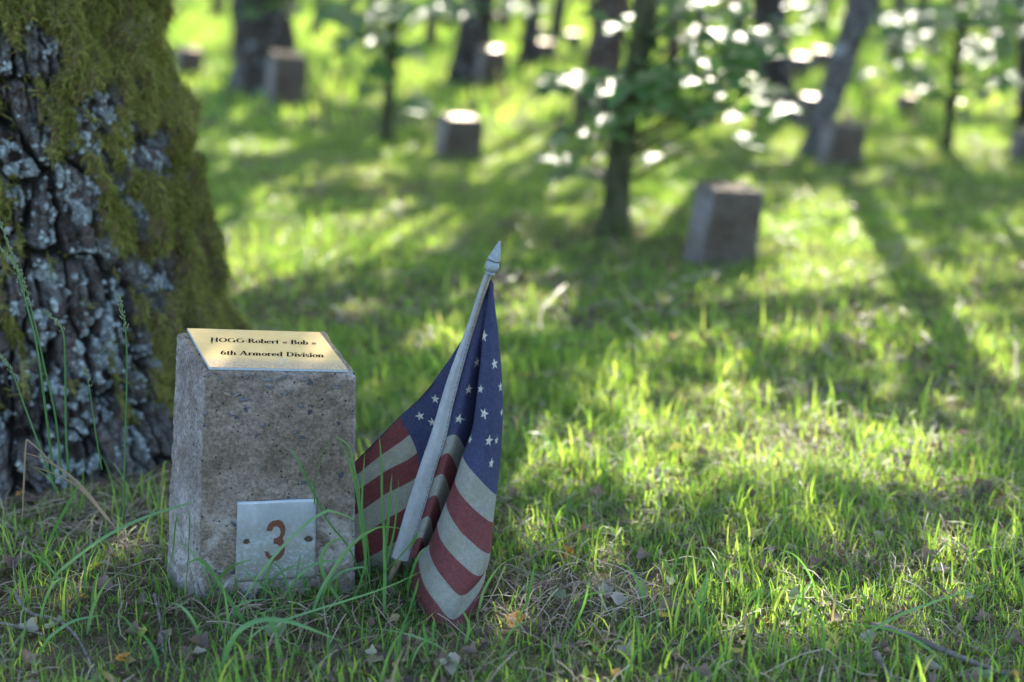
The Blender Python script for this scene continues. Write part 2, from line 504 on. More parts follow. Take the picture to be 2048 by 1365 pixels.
# ------------------------------------------------------------------ where the light reaches the ground (photograph pixels)
LIT = [  # cx, cy, rx, ry
    (1640, 545, 110, 70), (1150, 770, 90, 12), (860, 610, 60, 16), (1010, 590, 60, 14),
    (1425, 590, 46, 16), (905, 347, 50, 16), (570, 232, 50, 12), (978, 192, 40, 12), (1690, 360, 30, 10), (360, 182, 50, 10), (1080, 150, 30, 8), (1620, 275, 40, 10),
    (1060, 250, 120, 55), (1030, 335, 90, 38), (960, 345, 60, 25), (480, 410, 110, 26), (590, 470, 130, 30), (760, 470, 110, 30),
    (500, 560, 90, 24), (620, 520, 90, 22), (1460, 400, 55, 40), (1340, 440, 60, 50), (1660, 500, 130, 75), (1610, 600, 110, 70), (1720, 600, 90, 60), (1500, 640, 50, 26),
    (1960, 640, 110, 70), (1990, 560, 90, 30), (1580, 278, 65, 26), (1925, 300, 90, 34), (1845, 215, 70, 26), (1700, 440, 50, 24),
    (1110, 645, 110, 26), (1250, 622, 100, 34), (1330, 690, 60, 14), (900, 690, 70, 18), (760, 640, 70, 22),
    (1090, 905, 100, 34), (1180, 950, 110, 22), (1370, 890, 120, 34), (1560, 905, 150, 46), (1500, 860, 70, 22), (1760, 925, 120, 32), (1700, 880, 60, 22), (1290, 960, 90, 20),
    (1240, 820, 40, 10), (1450, 790, 70, 14), (1960, 800, 80, 14), (1930, 900, 60, 12), (1620, 1050, 50, 10),
    (1660, 1220, 100, 26), (1800, 1170, 30, 12), (1570, 1265, 60, 14), (1950, 1090, 60, 10), (1330, 1190, 40, 8),
    (400, 70, 60, 34), (625, 75, 45, 34), (670, 40, 60, 24), (1022, 100, 40, 36), (1090, 100, 28, 40), (1150, 60, 40, 50), (1615, 130, 45, 34), (1690, 60, 30, 20),
    (520, 300, 70, 14), (730, 350, 60, 12), (1150, 200, 40, 20), (1980, 220, 60, 20), (860, 60, 40, 26), (1480, 250, 50, 16), (1400, 130, 60, 20), (1800, 120, 60, 26), (830, 140, 40, 20)]

def lit_at(x, y):
    """1 where the sun reaches the ground; x, y numpy"""
    p = proj(np.stack([x, y, np.zeros_like(x)], -1))
    inside = (p[..., 2] > .5) & (p[..., 0] > -60) & (p[..., 0] < 2110) & (p[..., 1] > -20) & (p[..., 1] < 1450)
    f = np.zeros_like(x)
    wob = 0.55 + 0.9 * fbm(p[..., 0] / 46, p[..., 1] / 24, 91, 3)
    for cx, cy, rx, ry in LIT:
        if cy > 780: rx, ry = rx * 1.25, ry * 1.6
        elif cy > 380: rx, ry = rx * 1.25, ry * 1.5
        else: rx, ry = rx * 1.1, ry * 1.2
        d = ((p[..., 0] - cx) / rx) ** 2 + ((p[..., 1] - cy) / ry) ** 2
        f = np.maximum(f, (d * wob < 1.0) * 1.0)
    out = (fbm(x * 1.3, y * 1.3, 77, 3) > .60) * ((y > 1.9) | (np.abs(x) > 1.3))
    return np.where(inside, f, out)

# ------------------------------------------------------------------ ground
def hgt(x, y):
    x = np.asarray(x, float); y = np.asarray(y, float)
    h = (fbm(x * 2.1, y * 2.1, 3, 3) - .5) * .024 + (fbm(x * 11, y * 11, 5, 3) - .5) * .010
    far = sstep(4, 20, y)
    return h * (1 + 2.0 * far)

def build_ground():
    xs = np.concatenate([np.linspace(-60, -4, 40), np.linspace(-3.9, 3.9, 240), np.linspace(4, 60, 40)])
    ys = np.concatenate([np.linspace(-20, .3, 20), np.linspace(.35, 6, 200), np.linspace(6.1, 120, 160)])
    X, Y = np.meshgrid(xs, ys)
    Z = hgt(X, Y)
    V = np.stack([X.ravel(), Y.ravel(), Z.ravel()], -1)
    nx = len(xs)
    i, j = np.meshgrid(np.arange(nx - 1), np.arange(len(ys) - 1))
    a = (j * nx + i).ravel()
    Fa = np.stack([a, a + 1, a + nx + 1, a + nx], -1)
    o = link('ground', np_mesh('ground', V, Fa, M['ground'], smooth=True))
    tag(o, 'mossy woodland soil under the grass', kind='structure')
build_ground()

def gz(x, y):
    return float(hgt(np.array([x]), np.array([y]))[0])

# ------------------------------------------------------------------ near concrete marker
def hexa_grid(C, dims, nn, r, seed, rough=.0012, chip=.006):
    """rounded, worn block through eight corners C[ix][iy][iz] (ix left-right, iy front-back, iz bottom-top)"""
    hd = np.array(dims) / 2
    verts = {}; V = []; Fq = []
    def vid(p):
        k = tuple(np.round(p, 6))
        if k not in verts:
            verts[k] = len(V); V.append(p)
        return verts[k]
    n = nn
    for ax in range(3):
        o1, o2 = [a for a in range(3) if a != ax]
        for sgn in (-1, 1):
            ids = np.zeros((n[o1] + 1, n[o2] + 1), int)
            g1 = np.sin(np.linspace(-1, 1, n[o1] + 1) * math.pi / 2 * .93) / math.sin(math.pi / 2 * .93)
            g2 = np.sin(np.linspace(-1, 1, n[o2] + 1) * math.pi / 2 * .93) / math.sin(math.pi / 2 * .93)
            for i, a in enumerate(g1):
                for j, b in enumerate(g2):
                    p = [0, 0, 0]; p[ax] = sgn; p[o1] = a; p[o2] = b
                    ids[i, j] = vid(np.array(p, float))
            for i in range(n[o1]):
                for j in range(n[o2]):
                    q = (ids[i, j], ids[i + 1, j], ids[i + 1, j + 1], ids[i, j + 1])
                    flip = (sgn > 0) == (ax == 1)
                    Fq.append(q[::-1] if flip else q)
    P = np.array(V) * hd
    nz = fbm(P[:, 0] * 60 + P[:, 1] * 47 + 3, P[:, 2] * 60 + P[:, 1] * 31, seed, 3)
    R = (r + chip * np.clip(nz - .52, 0, 1) * 3)[:, None]
    q = np.clip(P, -(hd - R), (hd - R))
    d = P - q
    L = np.linalg.norm(d, axis=1, keepdims=True)
    nrm = np.where(L > 1e-9, d / np.maximum(L, 1e-9), 0)
    P2 = q + nrm * np.minimum(L, R)
    nn2 = fbm(P[:, 0] * 220 + P[:, 1] * 170, P[:, 2] * 220 + P[:, 1] * 90, seed + 3, 3) - .5
    nn1 = fbm(P[:, 0] * 25 + P[:, 1] * 33, P[:, 2] * 25 - P[:, 1] * 15, seed + 8, 3) - .5
    P2 = P2 + nrm * (nn2 * rough * 2 + nn1 * rough * 2.5)[:, None]
    T = (P2 / hd + 1) / 2
    C = np.array(C, float)          # [2][2][2][3]
    out = 0
    for a in (0, 1):
        for b in (0, 1):
            for c in (0, 1):
                w = (T[:, 0] if a else 1 - T[:, 0]) * (T[:, 1] if b else 1 - T[:, 1]) * (T[:, 2] if c else 1 - T[:, 2])
                out = out + w[:, None] * C[a, b, c]
    return out, np.array(Fq)

FLb = G(395, 1203); th = rad(9.0)
FRb = FLb + Vector((math.cos(th), math.sin(th), 0)) * .188
BLb = G(331, 1152)
BRb = FRb + Vector((-.034, .11, 0))
FLt = PY(410, 741, FLb.y + .004); FRt = PY(713, 746, FRb.y + .004)
BLt = PY(352, 664, BLb.y + .012); BRt = PY(652, 662, BLb.y + .045)
def down(p, q, z):   # continue an edge below the soil
    k = (z - p.z) / (q.z - p.z)
    return p + (q - p) * k
ORI = FLb.copy(); ORI.z = 0
near_post = empty('marker_post', ORI, 'large grey concrete stone with gold name plate on top, beside the mossy trunk', 'marker stone', 'concrete marker stones')
C = [[[None, None], [None, None]], [[None, None], [None, None]]]
for (a, b, bot, top) in ((0, 0, FLb, FLt), (0, 1, BLb, BLt), (1, 0, FRb, FRt), (1, 1, BRb, BRt)):
    lo = bot + (bot - top) * .12
    C[a][b][0] = list(lo - ORI); C[a][b][1] = list(top - ORI)
V, Fq = hexa_grid(C, (.19, .12, .33), (70, 46, 120), .005, 21, rough=.0011, chip=.007)
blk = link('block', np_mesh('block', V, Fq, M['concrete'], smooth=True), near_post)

# pebbles standing proud along the worn top edge and in the face
def blob_mesh(name, mat, seed, squash=(1, .6, .7), rough=.25, sub=2):
    import bmesh
    bm = bmesh.new(); bmesh.ops.create_icosphere(bm, subdivisions=sub, radius=1)
    r = random.Random(seed)
    ax = [Vector((r.uniform(-1, 1), r.uniform(-1, 1), r.uniform(-1, 1))).normalized() for _ in range(5)]
    am = [r.uniform(-rough, rough) for _ in ax]
    for v in bm.verts:
        k = 1 + sum(a * max(0, v.co.dot(x)) ** 2 for a, x in zip(am, ax))
        v.co = Vector((v.co.x * squash[0], v.co.y * squash[1], v.co.z * squash[2])) * k
    me = bpy.data.meshes.new(name); bm.to_mesh(me); bm.free()
    me.materials.append(mat)
    me.polygons.foreach_set('use_smooth', [True] * len(me.polygons))
    return me
PEB = [blob_mesh('pebble', M['pebble'], s, (1, .45, .62)) for s in range(4)]
def bil(a, b, c, d, u, v):     # a FL, b FR, c TL(top-left), d TR
    return (a * (1 - u) + b * u) * (1 - v) + (c * (1 - u) + d * u) * v
fn = (FRb - FLb).cross(FLt - FLb).normalized()
if fn.y > 0: fn = -fn
def front_at(px, py):
    r = ray(px, py); o = Vector((0, 0, H))
    k = (FLt - o).dot(fn) / r.dot(fn)
    return o + r * k
pebs = [(418, 752, 5, 3), (440, 757, 8, 3.5), (466, 752, 7, 2.5), (492, 755, 9, 3), (535, 760, 9, 7), (516, 753, 5, 3), (566, 756, 12, 3.5), (608, 760, 7, 5), (474, 790, 7, 5), (488, 800, 10, 6),
        (443, 781, 4, 3), (570, 788, 5, 5), (578, 783, 4, 4), (455, 789, 8, 6), (411, 827, 6, 7), (524, 850, 5, 8), (540, 775, 7, 5), (602, 812, 5, 6), (672, 775, 8, 4),
        (430, 812, 4, 4), (462, 830, 5, 3), (590, 865, 5, 5), (637, 759, 6, 3), (690, 765, 4, 3), (520, 936, 4, 3), (455, 880, 4, 4), (415, 850, 5, 5), (555, 872, 4, 3), (650, 800, 4, 3), (497, 815, 5, 4)]
for k, (px, py, rx, rz) in enumerate(pebs):
    p = front_at(px, py)
    o = link('pebble', PEB[k % 4], blk)
    s = .0006
    o.location = p - ORI + fn * .0002
    o.scale = (rx * s, .0040, rz * s)
    o.rotation_euler = (0, random.uniform(-.6, .6), th)

# name plate on the sloping top
NPc = [(418, 735), (697, 740), (640, 665), (374, 657)]
e1 = (FRt - FLt); e2 = (BLt - FLt)
tn = e1.cross(e2).normalized()
if tn.z < 0: tn = -tn
P0 = FLt + tn * .004
def top_at(px, py, off=.0):
    r = ray(px, py); o = Vector((0, 0, H)); c = P0 + tn * off
    return o + r * ((c - o).dot(tn) / r.dot(tn))
c0, c1, c2, c4 = [top_at(*c) for c in NPc]
ux = (c1 - c0).normalized(); uy = tn.cross(ux).normalized()
plM = Matrix((ux, uy, tn)).transposed().to_4x4(); plM.translation = c0
def to_pl(p): return plM.inverted() @ p
np_corners = [to_pl(c) for c in (c0, c1, c2, c4)]
def plate_mesh(cs, z0, z1, mat, name, inset=0):
    c = sum((Vector(x) for x in cs), Vector()) / 4
    pts = [Vector(x) + (c - Vector(x)).normalized() * inset for x in cs]
    v = [(p.x, p.y, z0) for p in pts] + [(p.x, p.y, z1) for p in pts]
    f = [(3, 2, 1, 0), (4, 5, 6, 7)] + [(i, (i + 1) % 4, 4 + (i + 1) % 4, 4 + i) for i in range(4)]
    me = bpy.data.meshes.new(name); me.from_pydata(v, [], f); me.materials.append(mat); me.update()
    return me
base_pl = link('name_plate', plate_mesh(np_corners, -.0030, -.0003, M['edge'], 'name_plate'), near_post)
base_pl.matrix_local = Matrix.Translation(-ORI) @ plM
face = link('gold_face', plate_mesh(np_corners, -.0003, .0003, M['brass'], 'gold_face', .0006), base_pl)
tag(base_pl, 'flat yellow gold name plate with grey rim')
# white residue mark and dark letters
def glyph_strokes():
    T, t = .19, .07
    def st(x, y0=0, y1=1, w=T): return ('l', x, y0, x, y1, w)
    def sf(x, y, w=.34): return ('l', x - w / 2, y + (.03 if y < .5 else -.03), x + w / 2, y + (.03 if y < .5 else -.03), .06)
    return {
        'H': (.95, [st(.2), st(.74), ('l', .2, .5, .74, .5, t), sf(.2, 0), sf(.2, 1), sf(.74, 0), sf(.74, 1)]),
        'O': (.98, [('a', .47, .5, .36, .46, 0, 360)]),
        'G': (.98, [('a', .46, .5, .36, .46, 48, 320), st(.78, .06, .44), sf(.76, .46, .3)]),
        'R': (.86, [st(.2), ('a', .38, .76, .22, .21, -90, 90), ('l', .2, .965, .40, .965, t), ('l', .2, .54, .40, .54, t), ('l', .42, .52, .76, .02, T), sf(.2, 0), sf(.78, 0, .2), sf(.14, 1, .2)]),
        'B': (.78, [st(.2), ('a', .38, .75, .20, .21, -90, 90), ('a', .40, .28, .24, .25, -90, 90), ('l', .1, .965, .40, .965, t), ('l', .2, .53, .40, .53, t), ('l', .1, .03, .42, .03, t)]),
        'D': (.9, [st(.2), ('a', .38, .5, .38, .465, -90, 90), ('l', .08, .965, .40, .965, t), ('l', .08, .035, .40, .035, t)]),
        'A': (.9, [('l', .1, 0, .42, 1, t + .02), ('l', .42, 1, .74, 0, T), ('l', .2, .33, .62, .33, t), sf(.1, 0, .26), sf(.76, 0, .3)]),
        'o': (.6, [('a', .3, .32, .21, .29, 0, 360)]),
        'b': (.64, [st(.15), ('a', .34, .32, .2, .29, -125, 125), sf(.1, 1, .18)]),
        'e': (.56, [('a', .29, .32, .2, .29, 5, 320), ('l', .1, .36, .48, .36, t)]),
        'r': (.48, [st(.16, 0, .62), ('a', .3, .42, .14, .18, 25, 150), sf(.16, 0, .3), sf(.1, .64, .16)]),
        't': (.40, [st(.18, .06, .84), ('l', .04, .61, .36, .61, t), ('a', .28, .12, .1, .1, 180, 300)]),
        '6': (.62, [('a', .3, .3, .2, .27, 0, 360), ('a', .46, .36, .36, .60, 100, 182)]),
        'h': (.66, [st(.15), ('a', .34, .40, .17, .21, 10, 165), st(.5, 0, .42), sf(.15, 0, .28), sf(.5, 0, .26), sf(.1, 1, .18)]),
        'n': (.66, [st(.15, 0, .62), ('a', .34, .40, .17, .21, 10, 165), st(.5, 0, .42), sf(.15, 0, .28), sf(.5, 0, .26), sf(.1, .62, .16)]),
        'm': (.98, [st(.15, 0, .62), ('a', .32, .40, .15, .21, 10, 165), st(.47, 0, .42), ('a', .64, .40, .15, .21, 10, 165), st(.79, 0, .42), sf(.15, 0, .26), sf(.47, 0, .24), sf(.79, 0, .24)]),
        'd': (.64, [st(.48), ('a', .29, .32, .2, .29, 55, 305), sf(.42, 1, .18), sf(.54, 0, .14)]),
        'v': (.54, [('l', .07, .62, .27, .02, T * .9), ('l', .27, .02, .47, .62, t), sf(.08, .62, .24), sf(.47, .62, .2)]),
        'i': (.32, [st(.16, 0, .62), ('a', .16, .86, .05, .05, 0, 360), sf(.16, 0, .28), sf(.1, .62, .16)]),
        's': (.46, [('a', .23, .46, .13, .14, 30, 265), ('a', .23, .18, .14, .15, -150, 85)]),
        '\u00ab': (.6, [('l', .28, .55, .1, .32, .1), ('l', .1, .32, .28, .09, .1), ('l', .52, .55, .34, .32, .1), ('l', .34, .32, .52, .09, .1)]),
        '\u00bb': (.6, [('l', .1, .55, .28, .32, .1), ('l', .28, .32, .1, .09, .1), ('l', .34, .55, .52, .32, .1), ('l', .52, .32, .34, .09, .1)]),
        '-': (.3, [('l', .02, .36, .28, .36, .08)]), ' ': (.34, [])}
GL = glyph_strokes()
def text_into(mb, s, p0, p1, cap, z):
    """text on the plate plane from p0 to p1 (plate coordinates)"""
    adv = sum(GL[c][0] for c in s)
    d = Vector((p1[0] - p0[0], p1[1] - p0[1], 0)); L = d.length; d.normalize(); up = Vector((-d.y, d.x, 0))
    kx = L / adv; x = 0
    def P(a, b): return Vector((p0[0], p0[1], z)) + d * (x + a * kx) + up * (b * cap)
    for c in s:
        w, st = GL[c]
        for k in st:
            if k[0] == 'l':
                _, x0, y0, x1, y1, wd = k
                dx, dy = x1 - x0, y1 - y0; l = math.hypot(dx, dy) or 1
                nx, ny = -dy / l * wd / 2, dx / l * wd / 2
                mb.add([P(x0 - nx, y0 - ny), P(x1 - nx, y1 - ny), P(x1 + nx, y1 + ny), P(x0 + nx, y0 + ny)], [(0, 1, 2, 3)])
            else:
                _, cx, cy, rx, ry, a0, a1 = k
                N = 16; vs = []; fs = []
                for i in range(N + 1):
                    a = rad(a0 + (a1 - a0) * i / N)
                    wd = (.07 + .12 * abs(math.cos(a))) * (1 if rx > .08 else .9)
                    for sg in (-.5, .5):
                        vs.append(P(cx + (rx + wd * sg * (1 if rx > .08 else 1.2)) * math.cos(a), cy + (ry + wd * .7 * sg) * math.sin(a)))
                for i in range(N): fs.append((2 * i, 2 * i + 1, 2 * i + 3, 2 * i + 2))
                mb.add(vs, fs)
        x += w * kx
lt = MB()
def plp(px, py):
    q = to_pl(top_at(px, py)); return (q.x, q.y)
capm = abs(plp(530, 690)[1] - plp(530, 681.6)[1])
text_into(lt, 'HOGG-Robert \u00ab Bob \u00bb', plp(420, 684.5), plp(633, 691), capm, .0006)
text_into(lt, '6th Armored Division', plp(441, 710.5), plp(648, 716), capm, .0006)
q = plp(424, 687); lt.add([(q[0] - .001, q[1] - .001, .0006), (q[0] + .001, q[1] - .001, .0006), (q[0] + .001, q[1] + .001, .0006), (q[0] - .001, q[1] + .001, .0006)], [(0, 1, 2, 3)])
lo = lt.build('lettering', M['ink'], base_pl, smooth=False)
gm = MB(); cg = Vector((*plp(556, 722), .0005)); vs = []; N = 22
for i in range(N + 1):
    a = rad(-150 + 260 * i / N); wd = .0006 + .0018 * max(0, math.sin(rad(180 * i / N))) * random.uniform(.6, 1)
    for sg in (-.5, .5):
        vs.append(cg + Vector(((.008 + wd * sg) * math.cos(a), (.0075 + wd * sg) * math.sin(a), 0)))
gm.add(vs, [(2 * i, 2 * i + 1, 2 * i + 3, 2 * i + 2) for i in range(N)])
gm.build('residue_mark', M['glue'], base_pl, smooth=False)

# number plate on the front face
ncs = [front_at(*c) for c in ((470, 1164), (631, 1154), (633, 996), (475, 1003))]
nx_ = (ncs[1] - ncs[0]).normalized(); nz_ = (-fn).cross(nx_); nz_ = nz_ if nz_.z > 0 else -nz_
nM = Matrix((nx_, -fn, nz_)).transposed().to_4x4(); nM.translation = ncs[0] + fn * .0025
def to_n(p): return nM.inverted() @ p
def npt(px, py, off=0.0):
    p = to_n(front_at(px, py)); return Vector((p.x, -off, p.z))
g = 26; vs = []; fs = []
q4 = [to_n(c) for c in ncs]
for lay, yo in ((0, 0.0), (1, .0013)):
    for j in range(g + 1):
        for i in range(g + 1):
            u, v = i / g, j / g
            p = bil(q4[0], q4[1], q4[3], q4[2], u, v)
            bend = (float(fbm(np.array([u * 4]), np.array([v * 4]), 5)[0]) - .5) * .0022 + .0010 * max(0, 1 - ((u - .93) ** 2 + (v - .9) ** 2) * 30)
            for hx in (.1, .92):
                bend -= .0016 * math.exp(-(((u - hx) / .06) ** 2 + ((v - .49) / .06) ** 2))
            vs.append((p.x, -bend + yo, p.z))
n1 = g + 1
for j in range(g):
    for i in range(g):
        a = j * n1 + i; fs.append((a, a + 1, a + n1 + 1, a + n1))
        b = a + n1 * n1; fs.append((b + n1, b + n1 + 1, b + 1, b))
rim = [i for i in range(n1)] + [j * n1 + g for j in range(1, n1)] + [g * n1 + i for i in range(g - 1, -1, -1)] + [j * n1 for j in range(g - 1, 0, -1)]
for k in range(len(rim)):
    a, b = rim[k], rim[(k + 1) % len(rim)]; fs.append((b, a, a + n1 * n1, b + n1 * n1))
me = bpy.data.meshes.new('number_plate'); me.from_pydata(vs, [], fs); me.materials.append(M['zinc']); me.update()
me.polygons.foreach_set('use_smooth', [True] * len(me.polygons))
npl = link('number_plate', me, near_post); npl.matrix_local = Matrix.Translation(-ORI) @ nM
tag(npl, 'square zinc number plate with a brown painted number')
def bendat(p):   # front surface offset of the plate at plate point p (approximate bilinear)
    W = q4[1].x; Hh = q4[3].z
    u = min(1, max(0, p.x / W)); v = min(1, max(0, p.z / Hh))
    b = (float(fbm(np.array([u * 4]), np.array([v * 4]), 5)[0]) - .5) * .0022 + .0010 * max(0, 1 - ((u - .93) ** 2 + (v - .9) ** 2) * 30)
    return b
# outline of the figure, pixels of a 7.18x blow-up with origin (460, 985)
def z3(x, y): return (460 + x / 7.184, 985 + y / 7.184)
outer = [(522, 545), (540, 470), (590, 410), (685, 380), (760, 415), (795, 500), (790, 580), (760, 655), (778, 700), (790, 800), (780, 880), (720, 950), (640, 980), (570, 960), (515, 900), (498, 838)]
inner = [(600, 545), (625, 490), (665, 475), (710, 495), (730, 550), (715, 610), (680, 640), (630, 648), (625, 725), (680, 732), (720, 770), (722, 830), (695, 880), (640, 915), (580, 895), (545, 838)]
mb = MB(); vs = []
# resample both sides to same count
def resample(pts, n):
    P = np.array(pts, float); d = np.r_[0, np.cumsum(np.hypot(*np.diff(P, axis=0).T))]
    t = np.linspace(0, d[-1], n); return np.stack([np.interp(t, d, P[:, 0]), np.interp(t, d, P[:, 1])], -1)
oa = resample(outer[:8], 26); ob = resample(outer[7:], 26)
ia = resample(inner[:8], 26); ib = resample(inner[8:], 26)
for A, B in ((oa, ia), (ob, ib)):
    vs = []
    for k in range(26):
        for P_ in (A[k] + np.array([random.uniform(-4, 4), random.uniform(-4, 4)]) * (A is not None), B[k]):
            p = npt(*z3(*P_)); vs.append(Vector((p.x, -bendat(p) - .0005, p.z)))
    mb.add(vs, [(2 * k, 2 * k + 1, 2 * k + 3, 2 * k + 2) for k in range(25)])
# middle bar closes between the two bowls
vs = []
for P_ in (inner[7], oa[-1], inner[8]):
    p = npt(*z3(*P_)); vs.append(Vector((p.x, -bendat(p) - .0005, p.z)))
mb.add(vs, [(0, 1, 2)])
mb.build('painted_number', M['rustnum'], npl, smooth=False)
for hx, hy, s in ((493, 1082, 1.25), (616, 1077, 1.5)):
    mb = MB(); vs = []
    for k in range(14):
        a = 2 * math.pi * k / 14; r = .0034 * s * random.uniform(.8, 1.15)
        p = npt(hx, hy); vs.append(Vector((p.x + r * math.cos(a), -.0001, p.z + r * .75 * math.sin(a))))
    vs.append(Vector((p.x, .0004, p.z)))
    mb.add(vs, [(k, (k + 1) % 14, 14) for k in range(14)])
    mb.build('screw_hole', M['hole'], npl)

# ------------------------------------------------------------------ flag
FB = G(774, 1168)          # where the stick enters the ground
YF = FB.y
flag = empty('stick_flag', FB, 'small faded stars and stripes flag on a stick leaning beside the concrete stone', 'flag')
def fp(px, py, d): return PY(px, py, YF + d) - FB
rowsT = [0, 2, 4, 6, 7, 8, 9, 10, 11, 12, 13]
c0p = [(981, 561), (950, 650), (926, 740), (902, 829), (892, 874), (880, 915), (867, 957), (854, 999), (840, 1041), (827, 1081), (815, 1121)]
c1p = [(981, 561), (960, 655), (941, 748), (922, 836), (914, 872), (900, 909), (888, 951), (874, 994), (860, 1036), (845, 1078), (832, 1118)]
c3p = [(981, 561), (967, 670), (957, 765), (945, 856), (926, 909), (911, 956), (894, 999), (875, 1047), (858, 1089), (837, 1118), (823, 1176)]
c35 = [(982, 561), (976, 680), (968, 790), (952, 885), (933, 927), (915, 978), (897, 1024), (882, 1078), (865, 1122), (846, 1164), (842, 1230)]
c4p = [(982, 561), (985, 690), (984, 800), (970, 910), (954, 952), (938, 1009), (926, 1069), (912, 1118), (890, 1161), (870, 1202), (868, 1258)]
c5p = [(983, 560), (999, 705), (1004, 820), (996, 935), (989, 988), (981, 1044), (976, 1108), (958, 1152), (928, 1190), (912, 1238), (916, 1277)]
c6p = [(983, 560), (996, 700), (1000, 815), (994, 920), (987, 970), (980, 1020), (975, 1070), (974, 1108), (971, 1126), (969, 1148), (952, 1214)]
c8b = [(866, 768), (868, 850), (866, 935), (862, 1010), (860, 1050), (860, 1085), (860, 1110), (858, 1130), (856, 1145), (854, 1155), (852, 1160)]
c9p = [(800, 835), (834, 906), (839, 995), (832, 1092), (828, 1130), (826, 1150), (825, 1160), (824, 1168), (823, 1174), (822, 1180), (821, 1186)]
c10 = [(752, 884), (766, 946), (766, 1043), (770, 1142), (772, 1165), (772, 1175), (772, 1182), (772, 1188), (772, 1192), (772, 1196), (772, 1200)]
c11 = [(705, 931), (703, 990), (700, 1086), (704, 1170), (706, 1185), (707, 1192), (708, 1196), (709, 1200), (710, 1203), (711, 1206), (712, 1210)]
nr = len(rowsT)
ctrl = []; cs_ = [0, .03, .09, .15, .20, .27, .34, .35, .355, .30, .36, .40, .50, .62]
for r, t in enumerate(rowsT):
    f = min(1, t / 5.0); b = max(0, (t - 7) / 6.0); b2 = max(0, (t - 6) / 7.0)
    fold = min(1, max(0, (t - 1.5) / 3.0))
    c7 = ((c0p[r][0] + c5p[r][0]) / 2, 585 + (1165 - 585) * t / 13)
    c8 = (c0p[r][0] + (-22 if t > 0 else -60), 684 + (1165 - 684) * t / 13)
    c2x = c3p[r][0] + 9 * fold; c2y = c3p[r][1] + 2
    row = [(*c0p[r], -.004), (*c1p[r], -.008 * f - .004 * b), (c2x, c2y, -.004 + .024 * fold),
           (*c3p[r], -.004 - .016 * f - .012 * b2), (*c35[r], -.004 - .034 * f - .04 * b2), (*c4p[r], -.004 - .040 * f - .07 * b2),
           (*c5p[r], -.004 - .010 * f - .11 * b2), (*c6p[r], .004 + .012 * f - .065 * b2), (*c7, .006 + .03 * f), (*c8, .012 + .018 * f),
           (*c8b[r], .034), (*c9p[r], .040), (*c10[r], .046), (*c11[r], .050)]
    ctrl.append([[*fp(*p), cs_[i], t / 13.0] for i, p in enumerate(row)])
ctrl = np.array(ctrl)      # rows x cols x 5
NCc = ctrl.shape[1]
def surf(u, v):
    """u column index float array, v row index float array -> (N,5)"""
    u = np.atleast_1d(np.asarray(u, float)); v = np.atleast_1d(np.asarray(v, float))
    def w(t, m):
        i = np.clip(np.floor(t).astype(int), 0, m - 2); f = t - i
        W = np.stack([-.5 * f + f ** 2 - .5 * f ** 3, 1 - 2.5 * f ** 2 + 1.5 * f ** 3, .5 * f + 2 * f ** 2 - 1.5 * f ** 3, -.5 * f ** 2 + .5 * f ** 3], -1)
        I = np.stack([i - 1, i, i + 1, i + 2], -1)
        return W, I
    ext = np.concatenate([2 * ctrl[:1] - ctrl[1:2], ctrl, 2 * ctrl[-1:] - ctrl[-2:-1]], 0)
    ext = np.concatenate([2 * ext[:, :1] - ext[:, 1:2], ext, 2 * ext[:, -1:] - ext[:, -2:-1]], 1)
    Wu, Iu = w(u, NCc); Wv, Iv = w(v, nr)
    out = np.zeros((len(u), 5))
    for a in range(4):
        for b in range(4):
            out += (Wv[:, a] * Wu[:, b])[:, None] * ext[Iv[:, a] + 1, Iu[:, b] + 1]
    return out
nu, nv = 14 * 13 + 1, 10 * 16 + 1
U, Vv = np.meshgrid(np.linspace(0, NCc - 1, nu), np.linspace(0, nr - 1, nv))
S = surf(U.ravel(), Vv.ravel())
# linear in t and s so that the printed bands land on their rows
S[:, 4] = np.interp(Vv.ravel(), range(nr), [t / 13 for t in rowsT])
S[:, 3] = np.interp(U.ravel(), range(NCc), cs_)
Pc = S[:, :3].copy()
wr = (fbm(S[:, 3] * 14, S[:, 4] * 9, 41, 3) - .5) * .006 * np.clip(U.ravel() - .5, 0, 1) * np.clip(Vv.ravel(), 0, 1)
Pc[:, 1] += wr
# worn lower hem: a slightly wavy edge
i, j = np.meshgrid(np.arange(nu - 1), np.arange(nv - 1)); a = (j * nu + i).ravel()
Fa = np.stack([a, a + 1, a + nu + 1, a + nu], -1)
cme = np_mesh('cloth', Pc, Fa, M['flag'], smooth=True)
uvl = cme.uv_layers.new(name='UVMap')
uvl.data.foreach_set('uv', S[Fa.ravel()][:, 3:5].astype(np.float32).ravel())
cloth = link('cloth', cme, flag)
sm = cloth.modifiers.new('thickness', 'SOLIDIFY'); sm.thickness = .0006; sm.offset = 0
